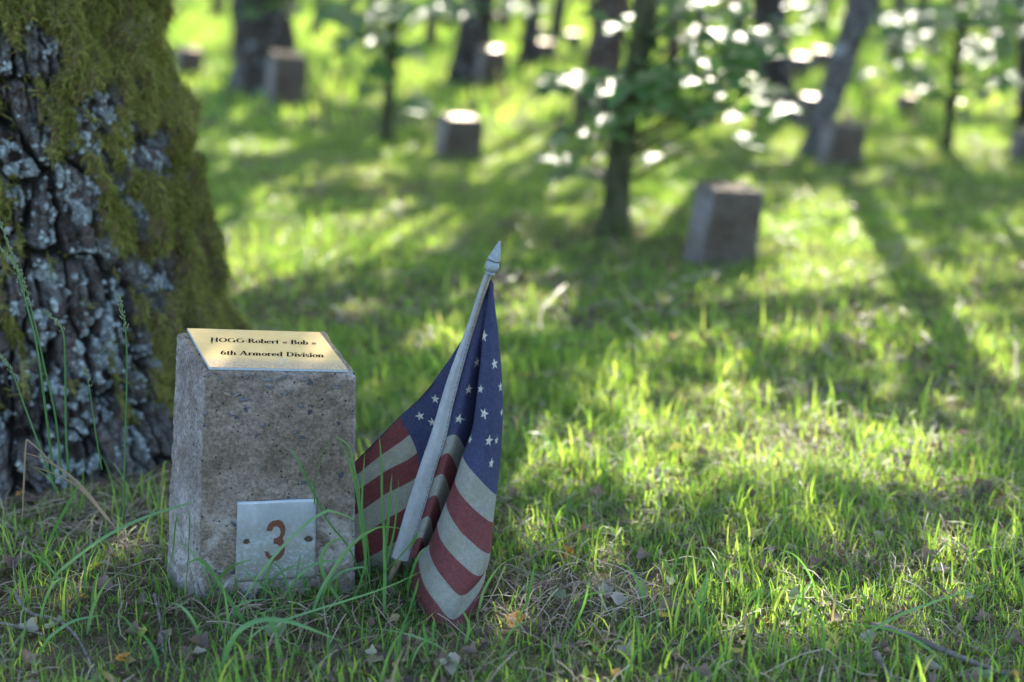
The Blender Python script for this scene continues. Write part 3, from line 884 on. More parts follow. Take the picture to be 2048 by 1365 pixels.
# printed stars, each following the cloth
PX = proj(S[:, :3] + np.array(FB)); UU, VVr = U.ravel(), Vv.ravel()
stars = [(969, 672, 12, 0), (952, 727, 11, 0), (987, 729, 12, 0), (936, 780, 11, 0), (962, 779, 9, 0), (999, 775, 11, 0), (918, 838, 10, 0), (968, 830, 12, 0), (976, 883, 12, 0), (982, 928, 11, 0),
         (941, 880, 9, 0), (1001, 826, 9, 0), (870, 797, 10, 1), (838, 833, 10, 1), (864, 846, 10, 1), (994, 880, 9, 0)]
for (sx_, sy_, sr, side) in stars:
    rng_ok = ((UU > 9.2) & (UU < 11)) if side else (UU < 6.0)
    rng_ok &= VVr < 4
    d = np.hypot(PX[:, 0] - sx_, PX[:, 1] - sy_) + np.where(rng_ok, 0, 1e4)
    d = d + np.where(UU < 2.4, 0, 0) + (0 if side else 1) * (PX[:, 2] - 1.6) * 60
    k = int(np.argmin(d)); u0, v0 = UU[k], VVr[k]
    e = .02
    du = (surf([u0 + e], [v0])[0, :3] - surf([u0 - e], [v0])[0, :3]) / (2 * e)
    dv = (surf([u0], [v0 + e])[0, :3] - surf([u0], [v0 - e])[0, :3]) / (2 * e)
    nrm = np.cross(du, dv); nrm /= np.linalg.norm(nrm)
    c = surf([u0], [v0])[0, :3]
    if np.dot(nrm, np.array([0, -1, .1])) < 0: nrm = -nrm
    T2 = -dv / np.linalg.norm(dv); T1 = np.cross(T2, nrm); T1 /= np.linalg.norm(T1)
    J = np.stack([du, dv], 1); Ji = np.linalg.pinv(J)
    mb = MB(); pts = []
    r0 = sr * .00062; ph = random.uniform(-.12, .12)
    for q in range(10):
        a = math.pi / 2 + q * math.pi / 5 + ph; rr = r0 if q % 2 == 0 else r0 * .40
        pts.append(T1 * rr * math.cos(a) + T2 * rr * math.sin(a))
    ring = []
    for pnt in [np.zeros(3)] + pts + [p_ * .5 for p_ in pts]:
        duv = Ji @ pnt
        uu, vv = np.clip(u0 + duv[0], 0, NCc - 1), np.clip(v0 + duv[1], 0, nr - 1)
        base = surf([uu], [vv])[0]
        ss = float(np.interp(uu, range(NCc), cs_)); tt = float(np.interp(vv, range(nr), [t / 13 for t in rowsT]))
        wv_ = float((fbm(np.array([ss * 14]), np.array([tt * 9]), 41, 3)[0] - .5) * .006 * min(1, max(0, uu - .5)) * min(1, vv))
        p3 = base[:3] + np.array([0, wv_, 0]) + nrm * .0008
        ring.append(p3)
    fs = [(0, 11 + q, 11 + (q + 1) % 10) for q in range(10)] + [(11 + q, 1 + q, 1 + (q + 1) % 10, 11 + (q + 1) % 10) for q in range(10)]
    mb.add(ring, fs)
    mb.build('star', M['star'], cloth)
# sleeve: flattened tube round the stick
slL = [(970, 546), (957, 583), (935, 650), (915, 703), (895, 758), (877, 817), (862, 868), (842, 926), (815, 1008), (797, 1070), (783, 1114)]
slR = [(984, 549), (970, 585), (950, 650), (935, 703), (920, 758), (905, 817), (893, 874), (874, 932), (852, 1008), (832, 1070), (816, 1123)]
LL = spline(slL, 60); RR = spline(slR, 60); vs = []; fs = []; seg = 20
for k in range(60):
    L_ = np.array(fp(LL[k][0], LL[k][1], -.006)); R_ = np.array(fp(RR[k][0], RR[k][1], -.006))
    c = (L_ + R_) / 2; h = (R_ - L_) / 2
    ax = h / np.linalg.norm(h); hw = np.linalg.norm(h) * 1.02; th_ = min(.0046, hw)
    for q in range(seg):
        a = 2 * math.pi * q / seg
        n_ = (float(fbm(np.array([k * .18]), np.array([q * .5]), 8)[0]) - .5) * .0008
        bulge = .6 + .4 * math.exp(-((math.cos(a) + .35) / .45) ** 2)
        vs.append(c + ax * hw * math.cos(a) + np.array([0, -1, 0]) * (th_ * bulge * math.sin(a) + n_))
for k in range(59):
    for q in range(seg):
        q2 = (q + 1) % seg; fs.append((k * seg + q, k * seg + q2, (k + 1) * seg + q2, (k + 1) * seg + q))
mb = MB(); mb.add(vs, fs); slv = mb.build('sleeve', M['sleeve'], flag)
# stitched seam line beside the sleeve's right edge
mb = MB()
for k in range(2, 57):
    a = np.array(fp(RR[k][0] - 3.5, RR[k][1], -.0128)); b = np.array(fp(RR[k + 1][0] - 3.5, RR[k + 1][1], -.0128))
    mb.tube([a, a + (b - a) * .7], .00035, 5)
mb.build('seam_stitching', M['stitch'], slv)
# dark bound hem along the upper edge of the rear flap
hem = spline([(c[0], c[1]) for c in ((925, 690), (893, 730), (866, 768), (832, 806), (800, 835), (752, 884), (705, 931))], 40)
mb = MB(); mb.tube([fp(p[0], p[1], .026 + .024 * k / 40) for k, p in enumerate(hem)], .0011, 6)
mb.build('hem', mat_simple('dark_hem', (.03, .025, .03), .9, nscale=300), cloth)
# stick
mb = MB(); mb.tube([fp(768, 1190, 0), fp(776, 1165, 0), fp(800, 1118, 0), fp(862, 930, -.002), fp(930, 700, -.004), fp(977, 545, -.006)], [.0045, .0045, .004, .0038, .0036, .0036], 14)
mb.build('stick', M['stick'], flag)
# finial: collar, ball, faceted spear
pb = fp(984, 533, -.006); pt = fp(1000, 482, -.004); axd = (pt - pb).normalized()
def lathe(prof, name, mat, parent, seg=24, flat=False, twist=0):
    a = axd.cross(Vector((0, 1, 0))).normalized(); b = axd.cross(a).normalized()
    mb = MB(); vs = []; fs = []
    for (h_, r_) in prof:
        for q in range(seg):
            an = 2 * math.pi * q / seg + twist
            vs.append(pb + axd * h_ + a * r_ * math.cos(an) + b * r_ * math.sin(an))
    for k in range(len(prof) - 1):
        for q in range(seg):
            q2 = (q + 1) % seg; fs.append((k * seg + q, k * seg + q2, (k + 1) * seg + q2, (k + 1) * seg + q))
    fs.append(tuple(range(seg - 1, -1, -1))); fs.append(tuple((len(prof) - 1) * seg + q for q in range(seg)))
    mb.add(vs, fs); return mb.build(name, mat, parent, smooth=not flat)
R0 = .0084
fin = lathe([(R0 * math.sin(rad(a)), R0 * math.cos(rad(a))) for a in range(-85, 60, 7)], 'finial_ball', M['finial'], flag)
lathe([(-.0098, .0052), (-.0092, .0062), (-.0074, .0062), (-.0070, .0050)], 'collar', M['finial'], flag)
lathe([(.0062, .0070), (.0072, .0084), (.0085, .0084), (.0270, .0022), (.0292, .0018), (.0305, .0008)], 'finial_spike', M['finial'], flag, seg=4, flat=True, twist=.35)
lathe([(.0060, .0066), (.0068, .0068)], 'dark_gap', M['stitch'], fin)

# ------------------------------------------------------------------ mossy trunk
TC = Vector((-.80, 2.25, 0))
mt = empty('tree', TC, 'massive mossy old trunk with grey lichen standing behind the concrete stone', 'tree')
def trunk_big():
    th = np.concatenate([np.linspace(-1.75, .75, 560, endpoint=False), np.linspace(.75, -1.75 + 2 * math.pi, 90, endpoint=False)])
    zz = np.concatenate([np.linspace(-.08, .80, 400), np.linspace(.82, 5.5, 60)])
    TH, Z = np.meshgrid(th, zz)
    Rb = np.interp(Z, [-.1, 0, .06, .17, .37, .54, .68, 1.2, 3, 5.5], [.425, .372, .331, .291, .266, .240, .219, .23, .19, .15])
    lobes = 1 + .06 * np.sin(TH * 3 + 1.0) * np.exp(-np.clip(Z, 0, 9) / .15)
    arc = TH * .31
    bx = arc + (fbm(arc * 9, Z * 6, 31, 4) - .5) * .06 + (fbm(arc * 60, Z * 60, 32, 3) - .5) * .012; bz = Z + (fbm(arc * 9 + 9, Z * 9, 33, 4) - .5) * .08
    f1, f2, cid = worley(bx / .050, bz / .115, 35)
    crack = sstep(.02, .16, f2 - f1)
    fur = 1 - np.abs(2 * fbm(arc * 26 + Z * 2, Z * 4.5, 39, 4) - 1)
    fur = sstep(.72, .98, fur)
    plate = crack * (.6 + .6 * cid)
    g1, g2, gid = worley(bx / .017 + 4, bz / .034, 36)
    small = sstep(0.02, .16, g2 - g1)
    fine = fbm(arc * 130, Z * 90, 37, 4) - .5
    # moss: right-hand side, and upper part; patchy towards the left
    TW = np.where(TH > 2.0, TH - 2 * math.pi, TH)
    right = sstep(-1.35, .05, TW + (Z - .30) * .9 + (fbm(arc * 7, Z * 4, 51, 3) - .5) * 1.3)
    patch = fbm(arc * 20, Z * 8, 52, 3) * .62 + fbm(arc * 70, Z * 28, 53, 3) * .38
    hole = sstep(.47, .58, fbm(arc * 24 + 7, Z * 11, 54, 3)) * (.35 + .65 * sstep(.62, .5, Z))
    moss = np.clip(sstep(.45, .60, patch + right * .30 - .10 + .20 * sstep(.50, .70, Z)), 0, 1) * (1 - hole * .9)
    moss = moss * np.where(TH > 1.6, .7, 1)
    foot = sstep(.13, .0, Z) * .8
    moss = np.clip(moss * (1 - foot * .5), 0, 1)
    l1, l2, lid = worley((arc + (fbm(arc * 9, Z * 6, 61, 2) - .5) * .05) / .042, (Z + (fbm(arc * 6, Z * 9, 62, 2) - .5) * .10) / .105, 63)
    lobe = np.clip(1 - (l1 / .75) ** 2, 0, 1) ** .6 * (.5 + .8 * lid)
    rug = fbm(arc * 38, Z * 26, 38, 4) - .5
    bark = plate * .020 + small * (.004 + .006 * gid) * crack + fine * .016 + rug * .014 - fur * .016
    d = bark * (1 - moss * .6) + moss * (lobe * .046 + .006 + (fbm(arc * 90, Z * 45, 64, 3) - .5) * .010)
    R = Rb * lobes + d - .018
    X = R * np.cos(TH) + .03 * Z; Y = R * np.sin(TH)
    X = np.where(Z > 0, X - .03 * Z, X)
    V = np.stack([X.ravel(), Y.ravel(), Z.ravel()], -1)
    n = len(th); m_ = len(zz)
    i, j = np.meshgrid(np.arange(n), np.arange(m_ - 1))
    a = (j * n + i).ravel(); b = (j * n + (i + 1) % n).ravel()
    Fa = np.stack([a, b, b + n, a + n], -1)
    # lichen rosettes on bark
    k1, k2, kid = worley((arc + fine * .03) / .040 + 20, (Z + rug * .03) / .040, 71)
    lp = fbm(arc * 9 + 40, Z * 7, 72, 3); lf = fbm(arc * 95, Z * 95, 73, 4)
    lich = sstep(.545, .59, lf * .58 + lp * .30 + np.clip(.5 - k1, 0, 1) * .5 * (kid > .45)) * (1 - moss * .9) * crack
    return V, Fa, moss.ravel(), lich.ravel(), (crack * (1 - .85 * fur) * (.55 + .45 * small)).ravel(), lobe.ravel(), (TH.ravel(), Z.ravel()), (m_, n)
V, Fa, mo, li, cr_, lob, (THr, Zr), tshape = trunk_big()
def mat_bigbark():
    m = NT('mossy_old_bark')
    co = m.coord()
    n1 = m.noise(co, 60, 6, .75); n2 = m.noise(co, 200, 5, .7); n3 = m.noise(co, 12, 4, .6)
    bark = m.ramp(n1, [(.3, (.022, .018, .016)), (.5, (.055, .045, .040)), (.72, (.13, .11, .10))])
    bark = m.mix(m.ramp(n3, [(.5, 0), (.7, .7)]), bark, (.085, .055, .045))
    bark = m.mix(m.math('MULTIPLY', m.ramp(m.noise(co, 26, 6, .75), [(.44, 0), (.60, .8)]), m.ramp(n2, [(.42, 0), (.58, 1)])), bark, (.17, .19, .205))
    bark = m.mix(m.ramp(m.attr('crack'), [(.0, .92), (.5, 0)]), bark, (.008, .007, .006))
    lich = m.ramp(n2, [(.3, (.09, .105, .115)), (.55, (.18, .21, .225)), (.8, (.34, .38, .395))])
    lf = m.math('MULTIPLY', m.attr('lich'), m.ramp(n2, [(.40, .05), (.52, 1)]))
    c = m.mix(lf, bark, lich)
    moss = m.ramp(n1, [(.25, (.040, .040, .012)), (.5, (.140, .128, .036)), (.75, (.26, .24, .075))])
    moss = m.mix(m.ramp(n3, [(.42, 0), (.58, .85)]), moss, (.085, .060, .036))
    c = m.mix(m.ramp(m.math('ADD', m.attr('moss'), m.math('MULTIPLY', m.math('SUBTRACT', n1, .5), .6)), [(.35, 0), (.55, 1)]), c, moss)
    h = m.math('ADD', n1, m.math('MULTIPLY', n2, .5))
    return m.done(m.bsdf(c, .93, normal=m.bump(h, 1.0, .006), spec=.2))
o = link('trunk', np_mesh('trunk', V, Fa, mat_bigbark(), {'moss': mo, 'lich': li, 'crack': cr_}, smooth=True), mt)

def moss_strands():
    m_, n = tshape
    P = V.reshape(m_, n, 3)[:400, :560]
    mo2 = mo.reshape(m_, n)[:400, :560]
    N = 150000
    ii = rng.integers(0, 399, N); jj = rng.integers(0, 559, N)
    keep = (mo2[ii, jj] > rng.random(N) * .8 + .2) & (P[ii, jj, 2] > .01)
    ii, jj = ii[keep], jj[keep]; N = len(ii)
    fi, fj = rng.random(N)[:, None], rng.random(N)[:, None]
    A = P[ii, jj]; B = P[ii + 1, jj]; C_ = P[ii, jj + 1]
    base = A + (B - A) * fi + (C_ - A) * fj
    nr_ = np.cross(C_ - A, B - A); nr_ /= np.maximum(np.linalg.norm(nr_, axis=1, keepdims=True), 1e-9)
    rad_ = base * np.array([1, 1, 0]); rad_ /= np.linalg.norm(rad_, axis=1, keepdims=True)
    nr_ = np.where((nr_ * rad_).sum(1, keepdims=True) < 0, -nr_, nr_)
    rnd = rng.normal(0, .55, (N, 3))
    L = rng.uniform(.006, .017, N)[:, None] * (1 + 1.0 * (rng.random(N)[:, None] > .93))
    d1 = nr_ * .9 + rnd * .6 + np.array([0, 0, -.25]); d1 /= np.linalg.norm(d1, axis=1, keepdims=True)
    d2 = nr_ * .25 + rnd * .6 + np.array([0, 0, -1.0]); d2 /= np.linalg.norm(d2, axis=1, keepdims=True)
    p1 = base + d1 * L * .55; p2 = p1 + d2 * L * .6
    side = np.cross(d1, rng.normal(0, 1, (N, 3))); side /= np.maximum(np.linalg.norm(side, axis=1, keepdims=True), 1e-9)
    w = rng.uniform(.0005, .0011, N)[:, None]
    base = base - nr_ * .001
    VV = np.stack([base - side * w, base + side * w, p1 + side * w * .8, p1 - side * w * .8, p2], 1).reshape(-1, 3)
    b = np.arange(N) * 5
    F1 = np.stack([b, b + 1, b + 2], -1); F2 = np.stack([b, b + 2, b + 3], -1); F3 = np.stack([b + 3, b + 2, b + 4], -1)
    big = fbm(base[:, 0] * 14, base[:, 2] * 10, 88, 3)
    r = np.repeat(np.clip(rng.random(N) * .6 + (big - .3) * .7, 0, 1), 5)
    mat = mat_blade('moss_strands', [(0, (.06, .065, .014)), (.35, (.14, .15, .03)), (.6, (.22, .225, .05)), (.75, (.26, .24, .075)), (.88, (.15, .105, .055)), (1, (.13, .095, .065))],
                    [(0, (.12, .16, .02)), (.7, (.26, .28, .04)), (1, (.25, .2, .08))], .3, spec=.2, rough=.7)
    o = link('moss', np_mesh('moss', VV, np.concatenate([F1, F2, F3]), mat, {'rnd': r}), mt)
    tag(o, kind='stuff')
moss_strands()

# lichen crusts standing proud of the bark
def lichen_flakes():
    m_, n = tshape
    P = V.reshape(m_, n, 3)[:400, :560]; l2 = li.reshape(m_, n)[:400, :560]
    idx = np.argwhere(l2[2:-2, 60:-2] > .45) + [2, 60]
    k = rng.choice(len(idx), min(9000, len(idx)), replace=False); idx = idx[k]
    b = P[idx[:, 0], idx[:, 1]]; N = len(b)
    rd = b * np.array([1, 1, 0]); rd /= np.linalg.norm(rd, axis=1, keepdims=True)
    s = rng.uniform(.0015, .004, N)
    t1 = np.stack([-rd[:, 1], rd[:, 0], np.zeros(N)], -1); t2 = np.tile([0, 0, 1.0], (N, 1))
    vs = [b + rd * (s * .9)[:, None]]
    for q in range(5):
        a = q * 2 * math.pi / 5 + rng.uniform(-.4, .4, N); r = s * rng.uniform(.6, 1.3, N)
        vs.append(b + t1 * (np.cos(a) * r)[:, None] + t2 * (np.sin(a) * r)[:, None] + rd * (s * rng.uniform(.1, .9, N))[:, None])
    VV = np.stack(vs, 1).reshape(-1, 3); o0 = np.arange(N) * 6
    Fs = np.concatenate([np.stack([o0, o0 + 1 + q, o0 + 1 + (q + 1) % 5], -1) for q in range(5)])
    mat = mat_blade('lichen_crust', [(0, (.09, .105, .11)), (.6, (.18, .21, .22)), (1, (.33, .37, .385))], [(0, (.2, .25, .25)), (1, (.4, .45, .45))], .1, spec=.2, rough=.9)
    o = link('lichen', np_mesh('lichen', VV, Fs, mat, {'rnd': np.repeat(rng.random(N), 6)}), mt); tag(o, kind='stuff')
lichen_flakes()

# ------------------------------------------------------------------ background trees
def trunk_mesh(path, radii, seg, seed, amp, origin):
    P = np.array(path, float) - np.array(origin)
    n = len(P); k = max(60, n * 10); t = np.linspace(0, n - 1, k) ** 1.0
    C_ = cr(P, t); R = np.interp(t, range(n), radii)
    th = np.linspace(0, 2 * math.pi, seg, endpoint=False)
    TH, K = np.meshgrid(th, np.arange(k))
    Z = C_[K, 2]
    nse = fbm(np.cos(TH) * 3 + np.sin(TH) * 2 + seed, Z * 4, seed, 4) - .5
    f1, f2, _ = worley(TH * 4 + nse * 2, Z * 5, seed)
    flare = 1 + .5 * np.exp(-np.clip(Z, 0, 99) / .06)
    Rr = R[K] * flare * (1 + amp * (nse * 1.2 - .5 * (1 - sstep(0, .3, f2 - f1)) * .5))
    V = np.stack([(C_[K, 0] + Rr * np.cos(TH)).ravel(), (C_[K, 1] + Rr * np.sin(TH)).ravel(), Z.ravel()], -1)
    i, j = np.meshgrid(np.arange(seg), np.arange(k - 1)); a = (j * seg + i).ravel(); b = (j * seg + (i + 1) % seg).ravel()
    return V, np.stack([a, b, b + seg, a + seg], -1)

TREES = []
def bg_tree(bx, by, tx, wb, wt, mat, label, height=6.0, ty=0, mid=None, amp=.35, group='trees behind the stones', name='tree', seg=20):
    b = G(bx, by); d = b.y * cP + H * sP
    pxm = d / F
    top = PY(tx, ty, b.y)
    lean = (top - b) / max(top.z, .1)
    pts = [b + Vector((0, 0, -.05)), b + Vector((0, 0, .02))]
    if mid:
        for (mx, my) in mid: pts.append(PY(mx, my, b.y))
    pts.append(top)
    for z in (top.z + .8, top.z + 2.2, height):
        pts.append(top + Vector((lean.x * .5 * (z - top.z), .06 * (z - top.z), z - top.z)))
    rb, rt = wb * pxm / 2, wt * pxm / 2
    zt = top.z
    radii = [rb if p.z < .05 else (rb + (rt - rb) * p.z / zt if p.z <= zt + .01 else rt * max(.25, 1 - (p.z - zt) / (height * 1.2))) for p in pts]
    o = empty(name, b, label, 'tree', group)
    V_, F_ = trunk_mesh([tuple(p) for p in pts], radii, seg, int(bx) + 3, amp, b)
    link('trunk', np_mesh('trunk', V_, F_, mat, smooth=True), o)
    TREES.append(dict(o=o, b=b, top=pts[-1], path=[Vector(p) for p in pts], leaves=[], mat=mat, r=rt, thin=(wt * pxm < .1)))
    return TREES[-1]

T2 = bg_tree(527, 196, 520, 125, 125, M['bark_dark'], 'broad dark trunk behind the second row stone near the mossy trunk', 7)
T3 = bg_tree(772, 287, 790, 24, 20, M['bark_green'], 'slim dark sapling with leafy branches between two marker stones', 3.2, amp=.15, name='sapling')
T4 = bg_tree(930, 176, 955, 78, 66, M['bark_dark'], 'dark trunk with pale lichen foot just left of a marker stone with glinting top', 7)
T4b = bg_tree(1052, 138, 1068, 38, 34, M['bark_dark'], 'thin dark trunk far off beside a distant pale marker stone', 6)
T5 = bg_tree(1185, 236, 1225, 80, 66, M['bark_brown'], 'reddish brown trunk leaning behind the leafy young oak', 7)
T6 = bg_tree(1228, 468, 1292, 52, 46, M['bark_green'], 'young oak with bright shining leaves in the middle of the clearing', 3.4, mid=[(1240, 330), (1262, 180)], amp=.2, name='sapling')
T7 = bg_tree(1556, 240, 1535, 72, 62, M['bark_dark'], 'straight dark trunk left of the pale leaning birch', 7)
T8 = bg_tree(1626, 316, 1722, 46, 56, M['bark_birch'], 'pale grey birch leaning to the right beside a marker stone', 6.5, mid=[(1646, 240), (1688, 110)])
T9 = bg_tree(1893, 303, 1928, 18, 18, M['bark_green'], 'slender leafy sapling in the sunlit grass near the right edge', 3.2, amp=.1, name='sapling')
T10 = bg_tree(1745, 60, 1752, 30, 28, M['bark_dark'], 'thin dark trunk far behind the pale birch', 6)
T11 = bg_tree(2052, 258, 2042, 30, 24, M['bark_dark'], 'dark thin trunk cut by the right edge of the view', 6)
far = [(632, 78, 640, 26), (700, 60, 705, 20), (860, 100, 868, 26), (1010, 64, 1015, 22), (1108, 92, 1122, 30), (1345, 130, 1352, 30), (1405, 62, 1400, 26), (1480, 88, 1470, 34), (1640, 62, 1650, 30),
       (1792, 130, 1800, 34), (1850, 66, 1846, 26), (1990, 110, 1985, 32), (1960, 48, 1962, 22), (430, 46, 436, 24), (580, 40, 588, 18), (745, 36, 750, 22), (905, 44, 900, 18), (1190, 52, 1180, 20), (1260, 40, 1254, 22),
       (1310, 36, 1316, 16), (1440, 34, 1436, 18), (1565, 40, 1570, 22), (1700, 34, 1704, 16), (1815, 30, 1812, 16), (1900, 34, 1905, 20), (1150, 26, 1154, 12), (1035, 22, 1036, 12), (670, 20, 668, 12), (1355, 20, 1352, 12), (1610, 18, 1612, 12)]
for (x, y, tx, w) in far:
    bg_tree(x, y, tx, w * 1.05, w, M[random.choice(['bark_dark', 'bark_brown', 'bark_dark'])], 'thin dark trunk far back in the shaded wood', 6, amp=.3, group='distant trunks', seg=12)

# ------------------------------------------------------------------ unseen leaf cover, added and shaped to dapple the light
def leaf_mesh(name, mat, size=1.0, lobes=3, curl=.25, seed=0):
    """pointed, lobed leaf blade, folded on its midrib, with a stalk"""
    r = random.Random(seed); n = 9; vs = []; fs = []
    for i in range(n):
        t = i / (n - 1)
        w = .30 * math.sin(math.pi * min(1, t ** .8)) ** .7 * (1 + .25 * math.sin(t * lobes * 2 * math.pi + seed)) + .004
        z = -curl * (t - .35) ** 2 + r.uniform(-.01, .01)
        x = (t - .1)
        vs += [(x, -w, z + w * .35), (x, 0, z), (x, w, z + w * .35 + r.uniform(-.03, .03))]
    for i in range(n - 1):
        a = i * 3
        fs += [(a, a + 1, a + 4, a + 3), (a + 1, a + 2, a + 5, a + 4)]
    vs = [(a * size, b * size, c * size) for a, b, c in vs]
    me = bpy.data.meshes.new(name); me.from_pydata(vs, [], fs); me.materials.append(mat)
    me.polygons.foreach_set('use_smooth', [True] * len(me.polygons)); me.update()
    return me

def shade_canopy():
    Lx, Ly = SUN.x / SUN.z, SUN.y / SUN.z
    sets = [(-2.2, 2.2, .2, 3.2, .055, .040, 2.8), (-4.5, 4.5, 3.2, 7, .10, .072, 1.25), (-13, 13, 6.5, 34, .26, .20, 1.05)]
    pts = []
    for (x0, x1, y0, y1, size, step, dens) in sets:
        n = int((x1 - x0) * (y1 - y0) / step ** 2 * dens)
        gx = rng.uniform(x0, x1, n); gy = rng.uniform(y0, y1, n)
        L = lit_at(gx, gy)
        pj = proj(np.stack([gx, gy, np.zeros_like(gx)], -1))
        part = (pj[:, 0] > 1080) & (pj[:, 1] > 640) & (gy > 1.2)
        keep = (L < .5) & (rng.random(n) > np.where(part, .45, .02))
        keep |= (rng.random(n) < .02)
        gx, gy = gx[keep], gy[keep]
        hz = 1.6 + np.clip(gy / 4, .5, 3.2) * fbm(gx * .5, gy * .5, 19, 2) + rng.uniform(-.25, .35, len(gx))
        P = np.stack([gx + Lx * hz, gy + Ly * hz, hz], -1)
        pts.append((P, np.full(len(P), size)))
    # lighter cover behind the camera and to the sides
    n = 9000
    P = np.stack([rng.uniform(-9, 9, n), rng.uniform(-9, 2.5, n), rng.uniform(3.2, 6, n)], -1)
    # must not throw shade over a lit patch
    gx = P[:, 0] - Lx * P[:, 2]; gy = P[:, 1] - Ly * P[:, 2]
    k = (fbm(P[:, 0] * .6, P[:, 1] * .6, 23, 2) > .54) & (gy < .2)
    pts.append((P[k], np.full(int(k.sum()), .16)))
    P = np.concatenate([p for p, s in pts]); Sz = np.concatenate([s for p, s in pts])
    big = [t for t in TREES if not t['thin']]
    tops = np.array([[t['path'][-2].x, t['path'][-2].y] for t in big] + [[TC.x, TC.y]])
    d = np.hypot(P[:, None, 0] - tops[None, :, 0], P[:, None, 1] - tops[None, :, 1])
    own = d.argmin(1)
    for k in range(len(tops)):
        sel = own == k
        if not sel.any(): continue
        p = P[sel]; s = Sz[sel]; N = len(p)
        if k < len(big): root = big[k]['o']; org = np.array(big[k]['b']); mat = big[k]['mat']
        else: root = mt; org = np.array(TC); mat = M['bark_dark']
        nrm = rng.normal(0, .5, (N, 3)) + np.array([SUN.x, SUN.y, SUN.z]) * 1.0; nrm /= np.linalg.norm(nrm, axis=1, keepdims=True)
        a = np.cross(nrm, rng.normal(0, 1, (N, 3))); a /= np.linalg.norm(a, axis=1, keepdims=True); b = np.cross(nrm, a)
        s = (s * rng.uniform(.7, 1.2, N))[:, None]
        p = p - org
        VV = np.stack([p - a * s * .6, p - a * s * .1 + b * s * .42, p + a * s * .55 + nrm * s * .1, p - a * s * .05 - b * s * .42], 1).reshape(-1, 3)
        o0 = np.arange(N) * 4
        shade_leaves = link('shade_leaves', np_mesh('shade_leaves', VV, np.stack([o0, o0 + 1, o0 + 2, o0 + 3], -1), M['shade_canopy']), root)  # unseen leaves added to block the sun outside the lit patches
        tag(shade_leaves, kind='stuff')
        # limbs added out of view to join the shading leaves to a trunk
        if k < len(big): st = [q for q in big[k]['path'] if q.z > 1.6]
        else: st = [Vector((TC.x, TC.y, z)) for z in (2.5, 3.5, 4.8)]
        if not st: continue
        mb = MB(org)
        for q in range(7):
            tgt = Vector(p[rng.integers(0, N)] + org); s0 = random.choice(st)
            m1 = s0.lerp(tgt, .5) + Vector((0, 0, .35))
            mb.tube([s0, m1, tgt], [.035, .02, .006], 6)
        mb.build('added_limb', mat, root)
shade_canopy()

# ------------------------------------------------------------------ saplings: single shining leaves on twigs
LEAFV = [leaf_mesh('leaf', M['leaf'], 1, 3, .3, s) for s in (1, 2, 3)]
def leafy(T, spots, size, depth=.35, seed=0):
    r = random.Random(seed); o = T['o']; b = T['b']; mb = MB(b)
    for (cx, cy, rx, ry, n) in spots:
        # one twig to each spray
        c = PY(cx, cy, b.y + r.uniform(-depth, depth) * .6)
        P = T['path']; att = min(P, key=lambda q: abs(q.z - (c.z - .08)) + (q - c).length * .3)
        zz = min(max(c.z - .12, .12), 2.5)
        for a_, b_ in zip(P[:-1], P[1:]):
            if a_.z <= zz <= b_.z:
                att = a_.lerp(b_, (zz - a_.z) / max(b_.z - a_.z, 1e-6)); break
        mid = att.lerp(c, .55) + Vector((0, 0, .03))
        mb.tube([att, mid, c], [.006, .004, .0015], 5)
        for k in range(n):
            a = r.uniform(0, 2 * math.pi); q = math.sqrt(r.random())
            p = PY(cx + rx * q * math.cos(a), cy + ry * q * math.sin(a), c.y + r.uniform(-depth, depth))
            l = link('leaf', LEAFV[r.randrange(3)], o)
            l.location = p - b
            s = size * r.uniform(.7, 1.25); l.scale = (s, s, s)
            l.rotation_euler = (rad(r.gauss(13, 13)), rad(r.gauss(0, 14)), r.uniform(0, 2 * math.pi))
            # tilt about world axes: rotate after heading
            M3 = Matrix.Rotation(rad(r.gauss(15, 9)), 3, 'X') @ Matrix.Rotation(rad(r.gauss(-3, 9)), 3, 'Y') @ Matrix.Rotation(r.uniform(0, 6.28), 3, 'Z')
            l.rotation_euler = M3.to_euler()
    mb.build('twig', T['mat'], o)
leafy(T6, [(1150, 172, 60, 14, 16), (1215, 180, 30, 14, 8), (1175, 270, 30, 20, 5), (1170, 350, 26, 20, 4), (1120, 335, 34, 18, 5), (1130, 300, 30, 20, 4), (1320, 175, 34, 18, 9), (1390, 165, 50, 26, 14), (1460, 160, 50, 30, 12),
           (1370, 125, 40, 20, 8), (1400, 75, 50, 22, 10), (1480, 70, 50, 26, 10), (1440, 20, 60, 20, 9), (1520, 90, 30, 20, 5), (1380, 220, 60, 20, 12), (1300, 215, 30, 26, 8), (1530, 190, 50, 20, 8), (1450, 235, 60, 16, 7),
           (1560, 220, 26, 16, 3), (1290, 60, 40, 40, 4), (1215, 255, 40, 24, 5), (1270, 120, 30, 30, 3), (1360, 20, 40, 20, 8), (1225, 330, 20, 20, 2), (1220, 40, 40, 20, 3), (1285, 330, 22, 16, 1), (1475, 290, 18, 14, 2), (1430, 110, 90, 50, 10), (1350, 180, 100, 40, 12), (1180, 170, 90, 14, 10)], .090, .30, 5)
leafy(T3, [(720, 20, 60, 22, 12), (790, 30, 50, 26, 12), (850, 18, 60, 20, 12), (740, 70, 46, 26, 12), (800, 90, 36, 26, 10), (700, 90, 20, 20, 4), (680, 40, 30, 20, 7), (900, 20, 34, 16, 6), (770, 125, 30, 20, 8), (760, 165, 20, 16, 2),
           (820, 215, 30, 8, 3), (720, 185, 24, 10, 2)], .12, .4, 6)
